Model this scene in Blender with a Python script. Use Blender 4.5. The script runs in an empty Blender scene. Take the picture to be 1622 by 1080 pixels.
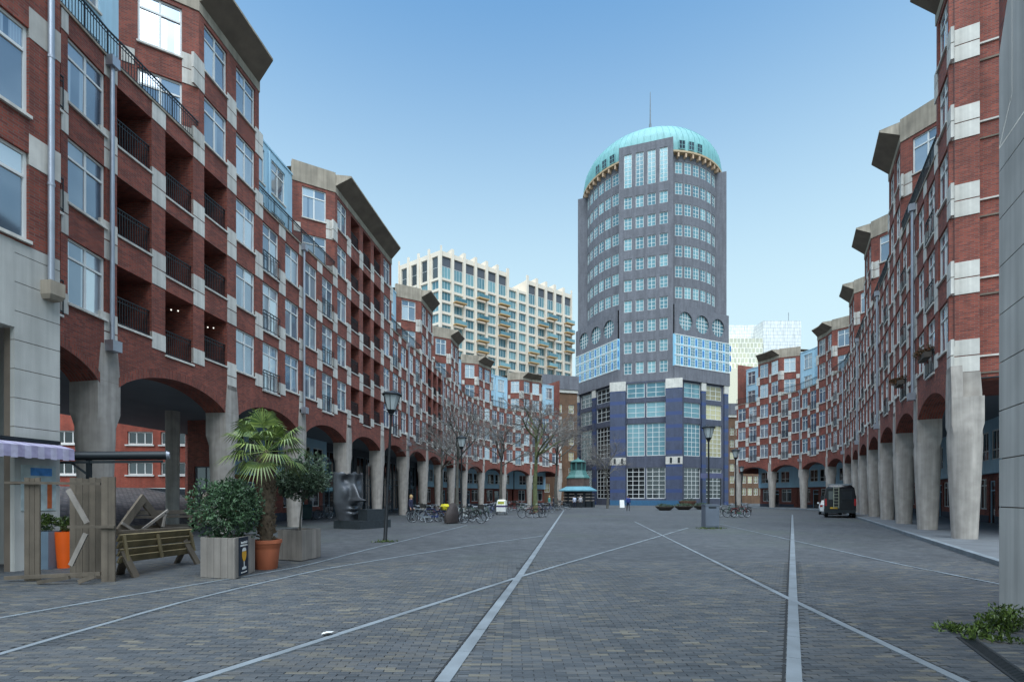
import bpy, bmesh, math, random
from mathutils import Vector, Matrix
R = math.radians
random.seed(7)
SC = bpy.context.scene
COL = SC.collection

# ------------------------------------------------------------------ camera
EYE = 1.68; FPX = 800.0; CX = 811.0; HY = 786.0
cam_d = bpy.data.cameras.new('camera'); cam = bpy.data.objects.new('camera', cam_d); COL.objects.link(cam)
cam.location = (0, 0, EYE); cam.rotation_euler = (R(90), 0, 0)
cam_d.sensor_width = 36.0; cam_d.lens = 36.0 * FPX / 1622.0
cam_d.shift_y = (HY - 540.0) / 1622.0
cam_d.clip_start = 0.05; cam_d.clip_end = 3000
SC.camera = cam

# ------------------------------------------------------------------ sky, sun, exposure
SUN_EL, SUN_AZ = 68.0, 184.0           # azimuth clockwise from +Y (the view direction)
w = bpy.data.worlds.new('World'); SC.world = w; w.use_nodes = True
nt = w.node_tree; nt.nodes.clear()
sky = nt.nodes.new('ShaderNodeTexSky'); sky.sky_type = 'NISHITA'; sky.sun_disc = False
sky.sun_elevation = R(SUN_EL); sky.sun_rotation = R(SUN_AZ)
sky.altitude = 0; sky.air_density = 1.0; sky.dust_density = 1.0; sky.ozone_density = 3.0
bg = nt.nodes.new('ShaderNodeBackground'); bg.inputs['Strength'].default_value = 0.1
wo = nt.nodes.new('ShaderNodeOutputWorld')
# pale winter haze low in the sky, the same all the way round
tcw = nt.nodes.new('ShaderNodeTexCoord'); spw = nt.nodes.new('ShaderNodeSeparateXYZ'); nt.links.new(tcw.outputs['Generated'], spw.inputs[0])
hz = nt.nodes.new('ShaderNodeMapRange'); hz.interpolation_type = 'SMOOTHSTEP'
hz.inputs[1].default_value = .84; hz.inputs[2].default_value = .22; hz.inputs[3].default_value = 0; hz.inputs[4].default_value = .94
nt.links.new(spw.outputs[2], hz.inputs[0])
mxw = nt.nodes.new('ShaderNodeMix'); mxw.data_type = 'RGBA'; mxw.inputs[7].default_value = (2.55, 3.36, 3.62, 1)
tnt = nt.nodes.new('ShaderNodeMix'); tnt.data_type = 'RGBA'; tnt.blend_type = 'MULTIPLY'; tnt.inputs[0].default_value = 1; tnt.inputs[7].default_value = (.44, .80, .88, 1)
nt.links.new(sky.outputs[0], tnt.inputs[6]); nt.links.new(hz.outputs[0], mxw.inputs[0]); nt.links.new(tnt.outputs[2], mxw.inputs[6]); nt.links.new(mxw.outputs[2], bg.inputs[0])
nt.links.new(bg.outputs[0], wo.inputs[0])
fill_sun_d = bpy.data.lights.new('fill_sun', 'SUN'); fill_sun_d.energy = 2.0; fill_sun_d.angle = R(75); fill_sun_d.color = (0.95, 0.98, 1.0)  # very wide lamp added as soft sky fill; the square lies in shade
fill_sun = bpy.data.objects.new('fill_sun', fill_sun_d); COL.objects.link(fill_sun)
_d = Vector((math.sin(R(SUN_AZ)) * math.cos(R(SUN_EL)), math.cos(R(SUN_AZ)) * math.cos(R(SUN_EL)), math.sin(R(SUN_EL))))
fill_sun.rotation_euler = _d.to_track_quat('Z', 'Y').to_euler()
SC.view_settings.view_transform = 'Standard'; SC.view_settings.look = 'None'
SC.view_settings.exposure = 1.46; SC.view_settings.gamma = 1.0; SC.view_settings.use_curve_mapping = False
SC.render.engine = 'CYCLES'
SC.cycles.max_bounces = 6; SC.cycles.diffuse_bounces = 3; SC.cycles.glossy_bounces = 3
SC.cycles.transmission_bounces = 3; SC.cycles.transparent_max_bounces = 4
SC.cycles.use_denoising = True

# ------------------------------------------------------------------ materials
MATS = {}
def srgb(r, g, b):
    f = lambda c: (c / 255 / 12.92) if c / 255 <= .04045 else ((c / 255 + .055) / 1.055) ** 2.4
    return (f(r), f(g), f(b), 1)
def mat(name, col, rough=.8, var=.12, scale=3.0, bump=.0, bscale=30., metal=0., spec=.5, rnd=.0, streak=0., emit=None):
    """plain surface: colour, cloudy tone variation, optional rain streaks and fine relief"""
    if name in MATS: return MATS[name]
    m = bpy.data.materials.new(name); m.use_nodes = True; n = m.node_tree.nodes; l = m.node_tree.links
    b = n['Principled BSDF']; b.inputs['Roughness'].default_value = rough; b.inputs['Metallic'].default_value = metal
    b.inputs['Specular IOR Level'].default_value = spec
    tc = n.new('ShaderNodeTexCoord')
    no = n.new('ShaderNodeTexNoise'); no.inputs['Scale'].default_value = scale; no.inputs['Detail'].default_value = 6
    l.new(tc.outputs['Object'], no.inputs['Vector'])
    mr = n.new('ShaderNodeMapRange'); mr.inputs[1].default_value = .3; mr.inputs[2].default_value = .7
    mr.inputs[3].default_value = 1 - var; mr.inputs[4].default_value = 1 + var
    l.new(no.outputs[0], mr.inputs[0]); val = mr.outputs[0]
    if streak > 0:
        mp = n.new('ShaderNodeMapping'); mp.inputs['Scale'].default_value = (2.6, 2.6, .12)
        ns = n.new('ShaderNodeTexNoise'); ns.inputs['Scale'].default_value = 2.2; ns.inputs['Detail'].default_value = 5
        l.new(tc.outputs['Object'], mp.inputs[0]); l.new(mp.outputs[0], ns.inputs['Vector'])
        m2 = n.new('ShaderNodeMapRange'); m2.inputs[1].default_value = .35; m2.inputs[2].default_value = .65
        m2.inputs[3].default_value = 1 - streak; m2.inputs[4].default_value = 1.04
        l.new(ns.outputs[0], m2.inputs[0])
        mu = n.new('ShaderNodeMath'); mu.operation = 'MULTIPLY'; l.new(val, mu.inputs[0]); l.new(m2.outputs[0], mu.inputs[1]); val = mu.outputs[0]
    if rnd > 0:
        oi = n.new('ShaderNodeObjectInfo'); m3 = n.new('ShaderNodeMapRange'); m3.inputs[3].default_value = 1 - rnd; m3.inputs[4].default_value = 1 + rnd
        l.new(oi.outputs['Random'], m3.inputs[0])
        mu = n.new('ShaderNodeMath'); mu.operation = 'MULTIPLY'; l.new(val, mu.inputs[0]); l.new(m3.outputs[0], mu.inputs[1]); val = mu.outputs[0]
    mx = n.new('ShaderNodeMix'); mx.data_type = 'RGBA'; mx.blend_type = 'MULTIPLY'; mx.inputs[0].default_value = 1
    mx.inputs[6].default_value = col; l.new(val, mx.inputs[7]); l.new(mx.outputs[2], b.inputs['Base Color'])
    if bump > 0:
        nb = n.new('ShaderNodeTexNoise'); nb.inputs['Scale'].default_value = bscale; nb.inputs['Detail'].default_value = 4
        l.new(tc.outputs['Object'], nb.inputs['Vector'])
        bp = n.new('ShaderNodeBump'); bp.inputs['Strength'].default_value = bump; bp.inputs['Distance'].default_value = .02
        l.new(nb.outputs[0], bp.inputs['Height']); l.new(bp.outputs[0], b.inputs['Normal'])
    if emit:
        b.inputs['Emission Color'].default_value = emit[0]; b.inputs['Emission Strength'].default_value = emit[1]
    MATS[name] = m; return m
def brickmat(name, c1, c2, mortar, bw=.215, bh=.065, mw=.010, var=.25, stripes=None, rough=.85, stripe_h=1.0):
    if name in MATS: return MATS[name]
    m = bpy.data.materials.new(name); m.use_nodes = True; n = m.node_tree.nodes; l = m.node_tree.links
    b = n['Principled BSDF']; b.inputs['Roughness'].default_value = rough
    uv = n.new('ShaderNodeUVMap'); uv.uv_map = 'UVMap'
    br = n.new('ShaderNodeTexBrick'); br.inputs['Scale'].default_value = 1; br.inputs['Brick Width'].default_value = bw
    br.inputs['Row Height'].default_value = bh; br.inputs['Mortar Size'].default_value = mw; br.inputs['Mortar Smooth'].default_value = .3
    br.inputs['Color1'].default_value = c1; br.inputs['Color2'].default_value = c2; br.inputs['Mortar'].default_value = mortar; br.inputs['Bias'].default_value = 0
    l.new(uv.outputs[0], br.inputs['Vector'])
    no = n.new('ShaderNodeTexNoise'); no.inputs['Scale'].default_value = .8; no.inputs['Detail'].default_value = 10; no.inputs['Roughness'].default_value = .72
    l.new(uv.outputs[0], no.inputs['Vector'])
    mr = n.new('ShaderNodeMapRange'); mr.inputs[1].default_value = .3; mr.inputs[2].default_value = .7; mr.inputs[3].default_value = 1 - var; mr.inputs[4].default_value = 1 + var
    l.new(no.outputs[0], mr.inputs[0])
    mx = n.new('ShaderNodeMix'); mx.data_type = 'RGBA'; mx.blend_type = 'MULTIPLY'; mx.inputs[0].default_value = 1
    l.new(br.outputs[0], mx.inputs[6]); l.new(mr.outputs[0], mx.inputs[7]); out = mx.outputs[2]
    mp = n.new('ShaderNodeMapping'); mp.inputs['Scale'].default_value = (1.6, .16, 1); l.new(uv.outputs[0], mp.inputs[0])
    nk = n.new('ShaderNodeTexNoise'); nk.inputs['Scale'].default_value = 1.0; nk.inputs['Detail'].default_value = 6; nk.inputs['Roughness'].default_value = .65; l.new(mp.outputs[0], nk.inputs['Vector'])
    mk = n.new('ShaderNodeMapRange'); mk.inputs[1].default_value = .35; mk.inputs[2].default_value = .62; mk.inputs[3].default_value = .74; mk.inputs[4].default_value = 1.06; l.new(nk.outputs[0], mk.inputs[0])
    mj = n.new('ShaderNodeMix'); mj.data_type = 'RGBA'; mj.blend_type = 'MULTIPLY'; mj.inputs[0].default_value = 1; l.new(out, mj.inputs[6]); l.new(mk.outputs[0], mj.inputs[7]); out = mj.outputs[2]
    if stripes:
        sp = n.new('ShaderNodeSeparateXYZ'); l.new(uv.outputs[0], sp.inputs[0])
        md = n.new('ShaderNodeMath'); md.operation = 'MODULO'; md.inputs[1].default_value = stripe_h; l.new(sp.outputs[1], md.inputs[0])
        lt = n.new('ShaderNodeMath'); lt.operation = 'LESS_THAN'; lt.inputs[1].default_value = stripe_h * .28; l.new(md.outputs[0], lt.inputs[0])
        m2 = n.new('ShaderNodeMix'); m2.data_type = 'RGBA'; l.new(lt.outputs[0], m2.inputs[0]); l.new(out, m2.inputs[6]); m2.inputs[7].default_value = stripes; out = m2.outputs[2]
    l.new(out, b.inputs['Base Color'])
    bp = n.new('ShaderNodeBump'); bp.inputs['Strength'].default_value = .35; bp.inputs['Distance'].default_value = .01; bp.invert = True
    l.new(br.outputs['Fac'], bp.inputs['Height']); l.new(bp.outputs[0], b.inputs['Normal'])
    MATS[name] = m; return m
def glassmat(name, dark, light, metal=.35, rough=.06, spec=.9, coat=.6):
    """window glass seen from outside: dark room or pale curtain behind, one tone per pane, strong sky reflection"""
    if name in MATS: return MATS[name]
    m = bpy.data.materials.new(name); m.use_nodes = True; n = m.node_tree.nodes; l = m.node_tree.links
    b = n['Principled BSDF']; b.inputs['Roughness'].default_value = rough; b.inputs['Metallic'].default_value = metal
    b.inputs['Specular IOR Level'].default_value = spec; b.inputs['Coat Weight'].default_value = coat; b.inputs['Coat Roughness'].default_value = .03
    oi = n.new('ShaderNodeObjectInfo'); tc = n.new('ShaderNodeTexCoord')
    no = n.new('ShaderNodeTexNoise'); no.inputs['Scale'].default_value = .8; no.inputs['Detail'].default_value = 1
    ad = n.new('ShaderNodeVectorMath'); ad.operation = 'ADD'
    cb = n.new('ShaderNodeCombineXYZ'); ms = n.new('ShaderNodeMath'); ms.operation = 'MULTIPLY'; ms.inputs[1].default_value = 37.
    l.new(oi.outputs['Random'], ms.inputs[0]); l.new(ms.outputs[0], cb.inputs[0]); l.new(tc.outputs['Object'], ad.inputs[0]); l.new(cb.outputs[0], ad.inputs[1])
    l.new(ad.outputs[0], no.inputs['Vector'])
    mr = n.new('ShaderNodeMapRange'); mr.inputs[1].default_value = .42; mr.inputs[2].default_value = .62
    l.new(no.outputs[0], mr.inputs[0])
    pw = n.new('ShaderNodeMath'); pw.operation = 'POWER'; pw.inputs[1].default_value = 2.2; l.new(oi.outputs['Random'], pw.inputs[0])
    mu = n.new('ShaderNodeMath'); mu.operation = 'MULTIPLY_ADD'; l.new(mr.outputs[0], mu.inputs[0]); mu.inputs[1].default_value = .12; l.new(pw.outputs[0], mu.inputs[2]); mu.use_clamp = True
    sg = n.new('ShaderNodeSeparateXYZ'); l.new(tc.outputs['Generated'], sg.inputs[0])
    def mth(op, a, b_=None):
        q = n.new('ShaderNodeMath'); q.operation = op
        for k, v in ((0, a), (1, b_)):
            if v is None: continue
            if isinstance(v, (int, float)): q.inputs[k].default_value = v
            else: l.new(v, q.inputs[k])
        return q.outputs[0]
    edge = mth('MULTIPLY', mth('ABSOLUTE', mth('SUBTRACT', sg.outputs[0], .5)), 2.0)
    lim = mth('MULTIPLY', mth('FRACT', mth('MULTIPLY', oi.outputs['Random'], 7.31)), 2.0)
    fold = mth('MULTIPLY_ADD', mth('SINE', mth('MULTIPLY', sg.outputs[0], 70.0)), .12); fold.node.inputs[2].default_value = .55
    cur = mth('MULTIPLY', mth('GREATER_THAN', edge, lim), fold)
    mu2 = mth('MAXIMUM', mu.outputs[0], cur); mu = mu2.node
    mx = n.new('ShaderNodeMix'); mx.data_type = 'RGBA'; mx.inputs[6].default_value = dark; mx.inputs[7].default_value = light
    l.new(mu.outputs[0], mx.inputs[0]); l.new(mx.outputs[2], b.inputs['Base Color'])
    MATS[name] = m; return m

M_BRICK = brickmat('red_brick', srgb(156, 76, 58), srgb(114, 53, 45), srgb(118, 94, 84))
M_BRICKB = brickmat('bright_red_brick', srgb(170, 70, 50), srgb(150, 58, 42), srgb(140, 100, 85))
M_GREY = brickmat('purple_grey_brick', srgb(118, 117, 124), srgb(100, 100, 108), srgb(108, 109, 114), var=.12)
M_BLUEB = brickmat('blue_glazed_brick', srgb(76, 84, 108), srgb(64, 72, 96), srgb(68, 74, 92), var=.18, stripes=srgb(54, 70, 114), rough=.45, stripe_h=2.4)
M_BROWN = brickmat('brown_brick', srgb(122, 88, 62), srgb(100, 72, 54), srgb(110, 90, 74))
M_STONE = mat('pale_stone', srgb(204, 199, 190), .85, .12, 2.5, streak=.16, bump=.1, rnd=.13)
M_CONC = mat('concrete', srgb(186, 184, 178), .9, .10, 1.2, streak=.18, bump=.15, bscale=60)
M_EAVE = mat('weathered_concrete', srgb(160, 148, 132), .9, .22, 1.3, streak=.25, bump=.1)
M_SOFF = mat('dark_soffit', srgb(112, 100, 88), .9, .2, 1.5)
M_CEIL = mat('grey_ceiling', srgb(120, 126, 132), .9, .06, 1.0)
M_BLUEP = mat('pale_blue_panel', srgb(168, 204, 222), .5, .05, 1.0, streak=.06)
M_WHITE = mat('white_paint', srgb(222, 222, 218), .5, .04, 2.0)
M_DARKM = mat('dark_metal', srgb(38, 44, 48), .45, .1, 3, metal=.3)
M_ZINC = mat('zinc_pipe', srgb(168, 172, 180), .4, .08, 3, metal=.6)
M_GLASS = glassmat('window_glass', srgb(108, 126, 144), srgb(200, 208, 214), metal=.6)
M_GLASSD = glassmat('dark_glass', srgb(16, 20, 24), srgb(70, 76, 80), metal=.25)
M_GLASSB = glassmat('blue_glass', srgb(82, 122, 134), srgb(132, 172, 178), metal=.10, rough=.12, spec=.45, coat=.15)
M_GLASSY = glassmat('warm_glow_glass', srgb(120, 108, 74), srgb(196, 184, 140), metal=.15, rough=.15)  # golden reflections and window glow put into the pane colour

# ------------------------------------------------------------------ mesh builder
class MB:
    def __init__(s): s.v = []; s.f = []; s.uv = []; s.mi = []; s.m = 0
    def quad(s, pts, uv=None):
        i = len(s.v); s.v.extend([tuple(p) for p in pts]); s.f.append(tuple(range(i, i + len(pts)))); s.mi.append(s.m)
        if uv is None:
            p0, p1, p2 = Vector(pts[0]), Vector(pts[1]), Vector(pts[2])
            nrm = (p1 - p0).cross(p2 - p0)
            if nrm.length > 1e-12: nrm.normalize()
            if abs(nrm.z) > .8: uv = [(p[0], p[1]) for p in pts]
            else:
                t = Vector((-nrm.y, nrm.x, 0)); t = t.normalized() if t.length > 1e-9 else Vector((1, 0, 0))
                uv = [(p[0] * t.x + p[1] * t.y, p[2]) for p in pts]
        s.uv.extend(uv); return s
    def box(s, a, b, F=None, skip=''):
        x0, y0, z0 = a; x1, y1, z1 = b
        P = [(x0, y0, z0), (x1, y0, z0), (x1, y1, z0), (x0, y1, z0), (x0, y0, z1), (x1, y0, z1), (x1, y1, z1), (x0, y1, z1)]
        if F: P = [F(*p) for p in P]
        for k, idx in (('f', (0, 1, 5, 4)), ('r', (1, 2, 6, 5)), ('k', (2, 3, 7, 6)), ('l', (3, 0, 4, 7)), ('t', (4, 5, 6, 7)), ('b', (3, 2, 1, 0))):
            if k not in skip: s.quad([P[q] for q in idx])
        return s
    def tube(s, p0, p1, r0, r1=None, n=8, caps=True):
        p0 = Vector(p0); p1 = Vector(p1); r1 = r0 if r1 is None else r1; d = p1 - p0
        if d.length < 1e-6: return s
        q = d.to_track_quat('Z', 'Y'); X = q @ Vector((1, 0, 0)); Y = q @ Vector((0, 1, 0))
        a = [p0 + (X * math.cos(2 * math.pi * k / n) + Y * math.sin(2 * math.pi * k / n)) * r0 for k in range(n)]
        c = [p1 + (X * math.cos(2 * math.pi * k / n) + Y * math.sin(2 * math.pi * k / n)) * r1 for k in range(n)]
        for k in range(n): s.quad([a[k], a[(k + 1) % n], c[(k + 1) % n], c[k]])
        if caps: s.quad(list(reversed(a))); s.quad(c)
        return s
    def path(s, pts, r, n=6, r1=None):
        for k in range(len(pts) - 1):
            a = r if r1 is None else r + (r1 - r) * k / (len(pts) - 1); b = r if r1 is None else r + (r1 - r) * (k + 1) / (len(pts) - 1)
            s.tube(pts[k], pts[k + 1], a, b, n, caps=(k in (0, len(pts) - 2)))
        return s
    def bar(s, p0, p1, wd, th, up=(0, 0, 1)):
        """rectangular bar from p0 to p1: wd across, th along 'up'"""
        p0 = Vector(p0); p1 = Vector(p1); d = (p1 - p0).normalized(); u = Vector(up); u = (u - d * u.dot(d))
        u = u.normalized() if u.length > 1e-6 else Vector((1, 0, 0)); x = d.cross(u)
        P = [p + x * sx * wd / 2 + u * su * th / 2 for p in (p0, p1) for (sx, su) in ((-1, -1), (1, -1), (1, 1), (-1, 1))]
        for idx in ((0, 1, 5, 4), (1, 2, 6, 5), (2, 3, 7, 6), (3, 0, 4, 7), (3, 2, 1, 0), (4, 5, 6, 7)): s.quad([P[q] for q in idx])
        return s
    def lathe(s, prof, n=16, c=(0, 0, 0), a0=0, a1=2 * math.pi, cap=True):
        for k in range(n):
            t0 = a0 + (a1 - a0) * k / n; t1 = a0 + (a1 - a0) * (k + 1) / n
            for (r0, z0), (r1, z1) in zip(prof[:-1], prof[1:]):
                P = [(c[0] + r0 * math.cos(t0), c[1] + r0 * math.sin(t0), c[2] + z0), (c[0] + r0 * math.cos(t1), c[1] + r0 * math.sin(t1), c[2] + z0),
                     (c[0] + r1 * math.cos(t1), c[1] + r1 * math.sin(t1), c[2] + z1), (c[0] + r1 * math.cos(t0), c[1] + r1 * math.sin(t0), c[2] + z1)]
                if r0 < 1e-6: P = P[1:] if False else [P[0], P[2], P[3]]
                elif r1 < 1e-6: P = P[:3]
                s.quad(P, [((t0 + t1) / 2 * max(r0, r1), p[2]) for p in P] if False else [((t0 if q in (0, 3) else t1) * max(r0, r1), p[2]) for q, p in enumerate(P)])
        return s
    def loft(s, rings, cap=True):
        n = len(rings[0])
        for a, b in zip(rings[:-1], rings[1:]):
            for k in range(n): s.quad([a[k], a[(k + 1) % n], b[(k + 1) % n], b[k]])
        if cap: s.quad(list(reversed(rings[0]))); s.quad(rings[-1])
        return s
    def mesh(s, name, mats, smooth=False, weld=False):
        me = bpy.data.meshes.new(name); me.from_pydata(s.v, [], s.f)
        ul = me.uv_layers.new(name='UVMap'); ul.data.foreach_set('uv', [c for t in s.uv for c in t])
        for m in (mats if isinstance(mats, (list, tuple)) else [mats]): me.materials.append(m)
        me.polygons.foreach_set('material_index', s.mi)
        if smooth or weld:
            bm = bmesh.new(); bm.from_mesh(me); bmesh.ops.remove_doubles(bm, verts=bm.verts, dist=1e-4)
            bmesh.ops.recalc_face_normals(bm, faces=bm.faces); bm.to_mesh(me); bm.free()
        if smooth:
            me.polygons.foreach_set('use_smooth', [True] * len(me.polygons))
            try: me.set_sharp_from_angle(angle=R(38))
            except Exception: pass
        me.update(); return me
    def build(s, name, mats, parent=None, smooth=False, weld=False, loc=None):
        return add(name, s.mesh(name, mats, smooth, weld), parent, loc)
def world_loc(o): return Vector(o.get('_wl', (0, 0, 0)))
ORG = {}
def add(name, me, parent=None, loc=None, rz=0.0, scale=None, rot=None):
    """link a mesh; 'loc' is a world position. A parent is an unrotated root, or a part whose own frame is used when loc is None."""
    o = bpy.data.objects.new(name, me); COL.objects.link(o)
    p = Vector(loc) if loc is not None else Vector((0, 0, 0))
    if parent is not None:
        o.parent = parent
        if parent in ORG: p = p - ORG[parent]
    o.location = p
    if rot is not None: o.rotation_euler = rot
    elif rz: o.rotation_euler = (0, 0, rz)
    if scale is not None: o.scale = scale
    return o
def sub(name, me, parent, loc=(0, 0, 0), rot=None, scale=None):
    o = bpy.data.objects.new(name, me); COL.objects.link(o); o.parent = parent; o.location = loc
    if rot is not None: o.rotation_euler = rot
    if scale is not None: o.scale = scale
    return o
def tag(o, label=None, cat=None, group=None, kind=None):
    if label: o['label'] = label
    if cat: o['category'] = cat
    if group: o['group'] = group
    if kind: o['kind'] = kind
    return o
def thing(name, label, cat, loc=(0, 0, 0), rz=0, group=None):
    """an Empty at the base; children given in world coordinates via add() if unrotated, in local ones via sub()"""
    o = bpy.data.objects.new(name, None); COL.objects.link(o); o.location = loc; o.rotation_euler = (0, 0, rz); o.empty_display_size = .2
    ORG[o] = Vector(loc); return tag(o, label, cat, group)
def copy_tree(o, parent=None):
    c = o.copy(); COL.objects.link(c)
    if parent is not None: c.parent = parent
    if o in ORG: ORG[c] = ORG[o]
    for ch in list(o.children): copy_tree(ch, c)
    return c
def G(px, py):
    """a spot on the ground plane from its place in the photograph"""
    Z = FPX * EYE / (py - HY); return Vector(((px - CX) * Z / FPX, Z, 0))
def PZ(px, py, Z):
    return Vector(((px - CX) * Z / FPX, Z, EYE + (HY - py) * Z / FPX))
class Frame:
    """wall frame: s to the viewer's right, i into the wall, z up"""
    def __init__(f, A, B):
        f.A = Vector((A[0], A[1], 0)); d = Vector((B[0] - A[0], B[1] - A[1], 0)); f.L = d.length; f.r = d.normalized(); f.i = Vector((-f.r.y, f.r.x, 0))
        f.rz = math.atan2(f.r.y, f.r.x)
    def __call__(f, s, i, z): p = f.A + f.r * s + f.i * i; return Vector((p.x, p.y, z))
def wall_with_openings(mb, F, s0, s1, z0, z1, ops, depth=.22, i0=0.0):
    """front faces round rectangular openings, and their reveals"""
    xs = sorted({s0, s1, *[min(max(v, s0), s1) for o in ops for v in o[:2]]}); zs = sorted({z0, z1, *[min(max(v, z0), z1) for o in ops for v in o[2:4]]})
    for a, b in zip(zs[:-1], zs[1:]):
        run = None
        for c, d in zip(xs[:-1], xs[1:]):
            mx, mz = (c + d) / 2, (a + b) / 2
            hole = any(o[0] < mx < o[1] and o[2] < mz < o[3] for o in ops)
            if not hole and run is None: run = c
            if (hole or d == xs[-1]) and run is not None:
                e = c if hole else d
                mb.quad([F(run, i0, a), F(e, i0, a), F(e, i0, b), F(run, i0, b)]); run = None
    for o in ops:
        dp = depth if len(o) < 5 else o[4]
        a, b, c, d = o[:4]
        mb.quad([F(a, i0, c), F(b, i0, c), F(b, i0 + dp, c), F(a, i0 + dp, c)]); mb.quad([F(a, i0 + dp, d), F(b, i0 + dp, d), F(b, i0, d), F(a, i0, d)])
        mb.quad([F(a, i0 + dp, c), F(a, i0 + dp, d), F(a, i0, d), F(a, i0, c)]); mb.quad([F(b, i0, c), F(b, i0, d), F(b, i0 + dp, d), F(b, i0 + dp, c)])
# ------------------------------------------------------------------ windows shared by the crescents
SILL = 7.28; SH = 2.9; OW = 1.40; WH = 1.90; FD = .44; ZT = SILL + 3 * SH - .38
def win_mesh(w, h, tr, glass=None, sill=True, fr=.065, y0=.07, mull=True, low=0.0, fm=None, sm=None):
    b = MB(); y1 = y0 + .07; x = w / 2
    b.box((-x, y0, 0), (-x + fr, y1, h)); b.box((x - fr, y0, 0), (x, y1, h)); b.box((-x + fr, y0, 0), (x - fr, y1, fr)); b.box((-x + fr, y0, h - fr), (x - fr, y1, h))
    if mull: b.box((-fr * .6, y0 + .005, fr), (fr * .6, y1, h - fr))
    if tr: b.box((-x + fr, y0 - .008, tr - fr * .5), (x - fr, y1 - .002, tr + fr * .5))
    if low: b.box((-x + fr, y0 - .004, low - fr * .4), (x - fr, y1 - .004, low + fr * .4))
    if sill:
        b.m = 1; b.box((-x - .03, -.07, -.075), (x + .03, y0, -.004)); b.m = 0
    if glass:
        b.m = 2 if sill else 1; b.box((-x + fr * .5, y0 + .03, fr * .5), (x - fr * .5, y0 + .04, h - fr * .5))
    mats = [fm or M_WHITE] + ([sm or M_STONE] if sill else []) + ([glass] if glass else [])
    return b.mesh('window', mats)
def pane_mesh(w, h, m=None):
    return MB().box((-w / 2, -.004, -h / 2), (w / 2, .004, h / 2)).mesh('pane', m or M_GLASS)
def rail_mesh(w, h, bars, two=True, r=.014, y=-.05):
    b = MB(); b.bar((-w / 2, y, h), (w / 2, y, h), .045, .035)
    if two: b.bar((-w / 2, y, h - .14), (w / 2, y, h - .14), .025, .025)
    b.bar((-w / 2, y, .09), (w / 2, y, .09), .03, .03)
    for k in range(bars + 1):
        x = -w / 2 + w * k / bars; b.bar((x, y, .0 if k in (0, bars) else .09), (x, y, h), r * 1.5, r * 1.5, (0, 1, 0))
    return b.mesh('railing', M_DARKM)
TRW = 1.36
ME_W = win_mesh(OW, WH, TRW); ME_F = win_mesh(OW, WH + FD, TRW + FD)
ME_WG = win_mesh(OW, WH, TRW, M_GLASS); ME_FG = win_mesh(OW, WH + FD, TRW + FD, M_GLASS)
ME_PU = pane_mesh(.60, WH - TRW - .1); ME_PL = pane_mesh(.60, TRW - .1); ME_PF = pane_mesh(.60, TRW + FD - .1)
ME_PWY = pane_mesh(.60, TRW - .1, M_GLASSY)
ME_RF = rail_mesh(1.44, .95, 5); ME_RL = rail_mesh(1.40, .92, 14, y=.10)
def put_window(root, loc, rz, kind, near, rail=True, gl=None):
    F_ = kind == 'F'; me = (ME_F if F_ else ME_W) if near else (ME_FG if F_ else ME_WG)
    o = add('french_window' if F_ else 'window', me, root, loc, rz)
    if near:
        for sx in (-1, 1):
            t = lambda: (R(random.gauss(0, .5)), 0, R(random.gauss(0, .7)))
            h0 = (FD if F_ else 0)
            sub('pane', ME_PU, o, (sx * .336, .105, h0 + (TRW + WH) / 2), t())
            sub('pane', ME_PF if F_ else ME_PL, o, (sx * .336, .105, (TRW + h0) / 2), t())
    if F_ and rail: sub('railing', ME_RF, o)
    return o
def column_mesh():
    b = MB(); n = 20; yc = .43; rings = []
    def circ(r, z): return [(r * math.cos(2 * math.pi * (k + .5) / n), yc + r * math.sin(2 * math.pi * (k + .5) / n), z) for k in range(n)]
    def sq(hx, y0, y1, z):
        out = []
        for k in range(n):
            a = 2 * math.pi * (k + .5) / n; c, s_ = math.cos(a), math.sin(a); q = 1 / max(abs(c), abs(s_))
            out.append((hx * c * q, (y0 + y1) / 2 + (y1 - y0) / 2 * s_ * q, z))
        return out
    for z, r in ((0, .375), (.3, .385), (1.2, .42), (2.4, .47), (3.5, .51), (3.88, .515)): rings.append(circ(r, z))
    rings.append(sq(.43, -.03, .89, 4.32)); rings.append(sq(.43, -.03, .89, 5.32))
    b.loft(rings)
    f = [(-.43, 5.325), (-.38, 5.9), (-.31, 6.5), (-.31, SILL - .98)]
    for (x0, z0), (x1, z1) in zip(f[:-1], f[1:]):
        b.quad([(x0, -.03, z0), (-x0, -.03, z0), (-x1, -.03, z1), (x1, -.03, z1)])
        b.quad([(x0, .3, z0), (x0, -.03, z0), (x1, -.03, z1), (x1, .3, z1)]); b.quad([(-x0, -.03, z0), (-x0, .3, z0), (-x1, .3, z1), (-x1, -.03, z1)])
    return b.mesh('column', mat('column_concrete', srgb(176, 167, 158), .9, .16, 2.4, streak=.26, bump=.12, bscale=50), smooth=True)
ME_COL = column_mesh()
ME_BLK = MB().box((-.5, -.5, 0), (.5, .5, .58)).mesh('stone_block', M_STONE)

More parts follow.
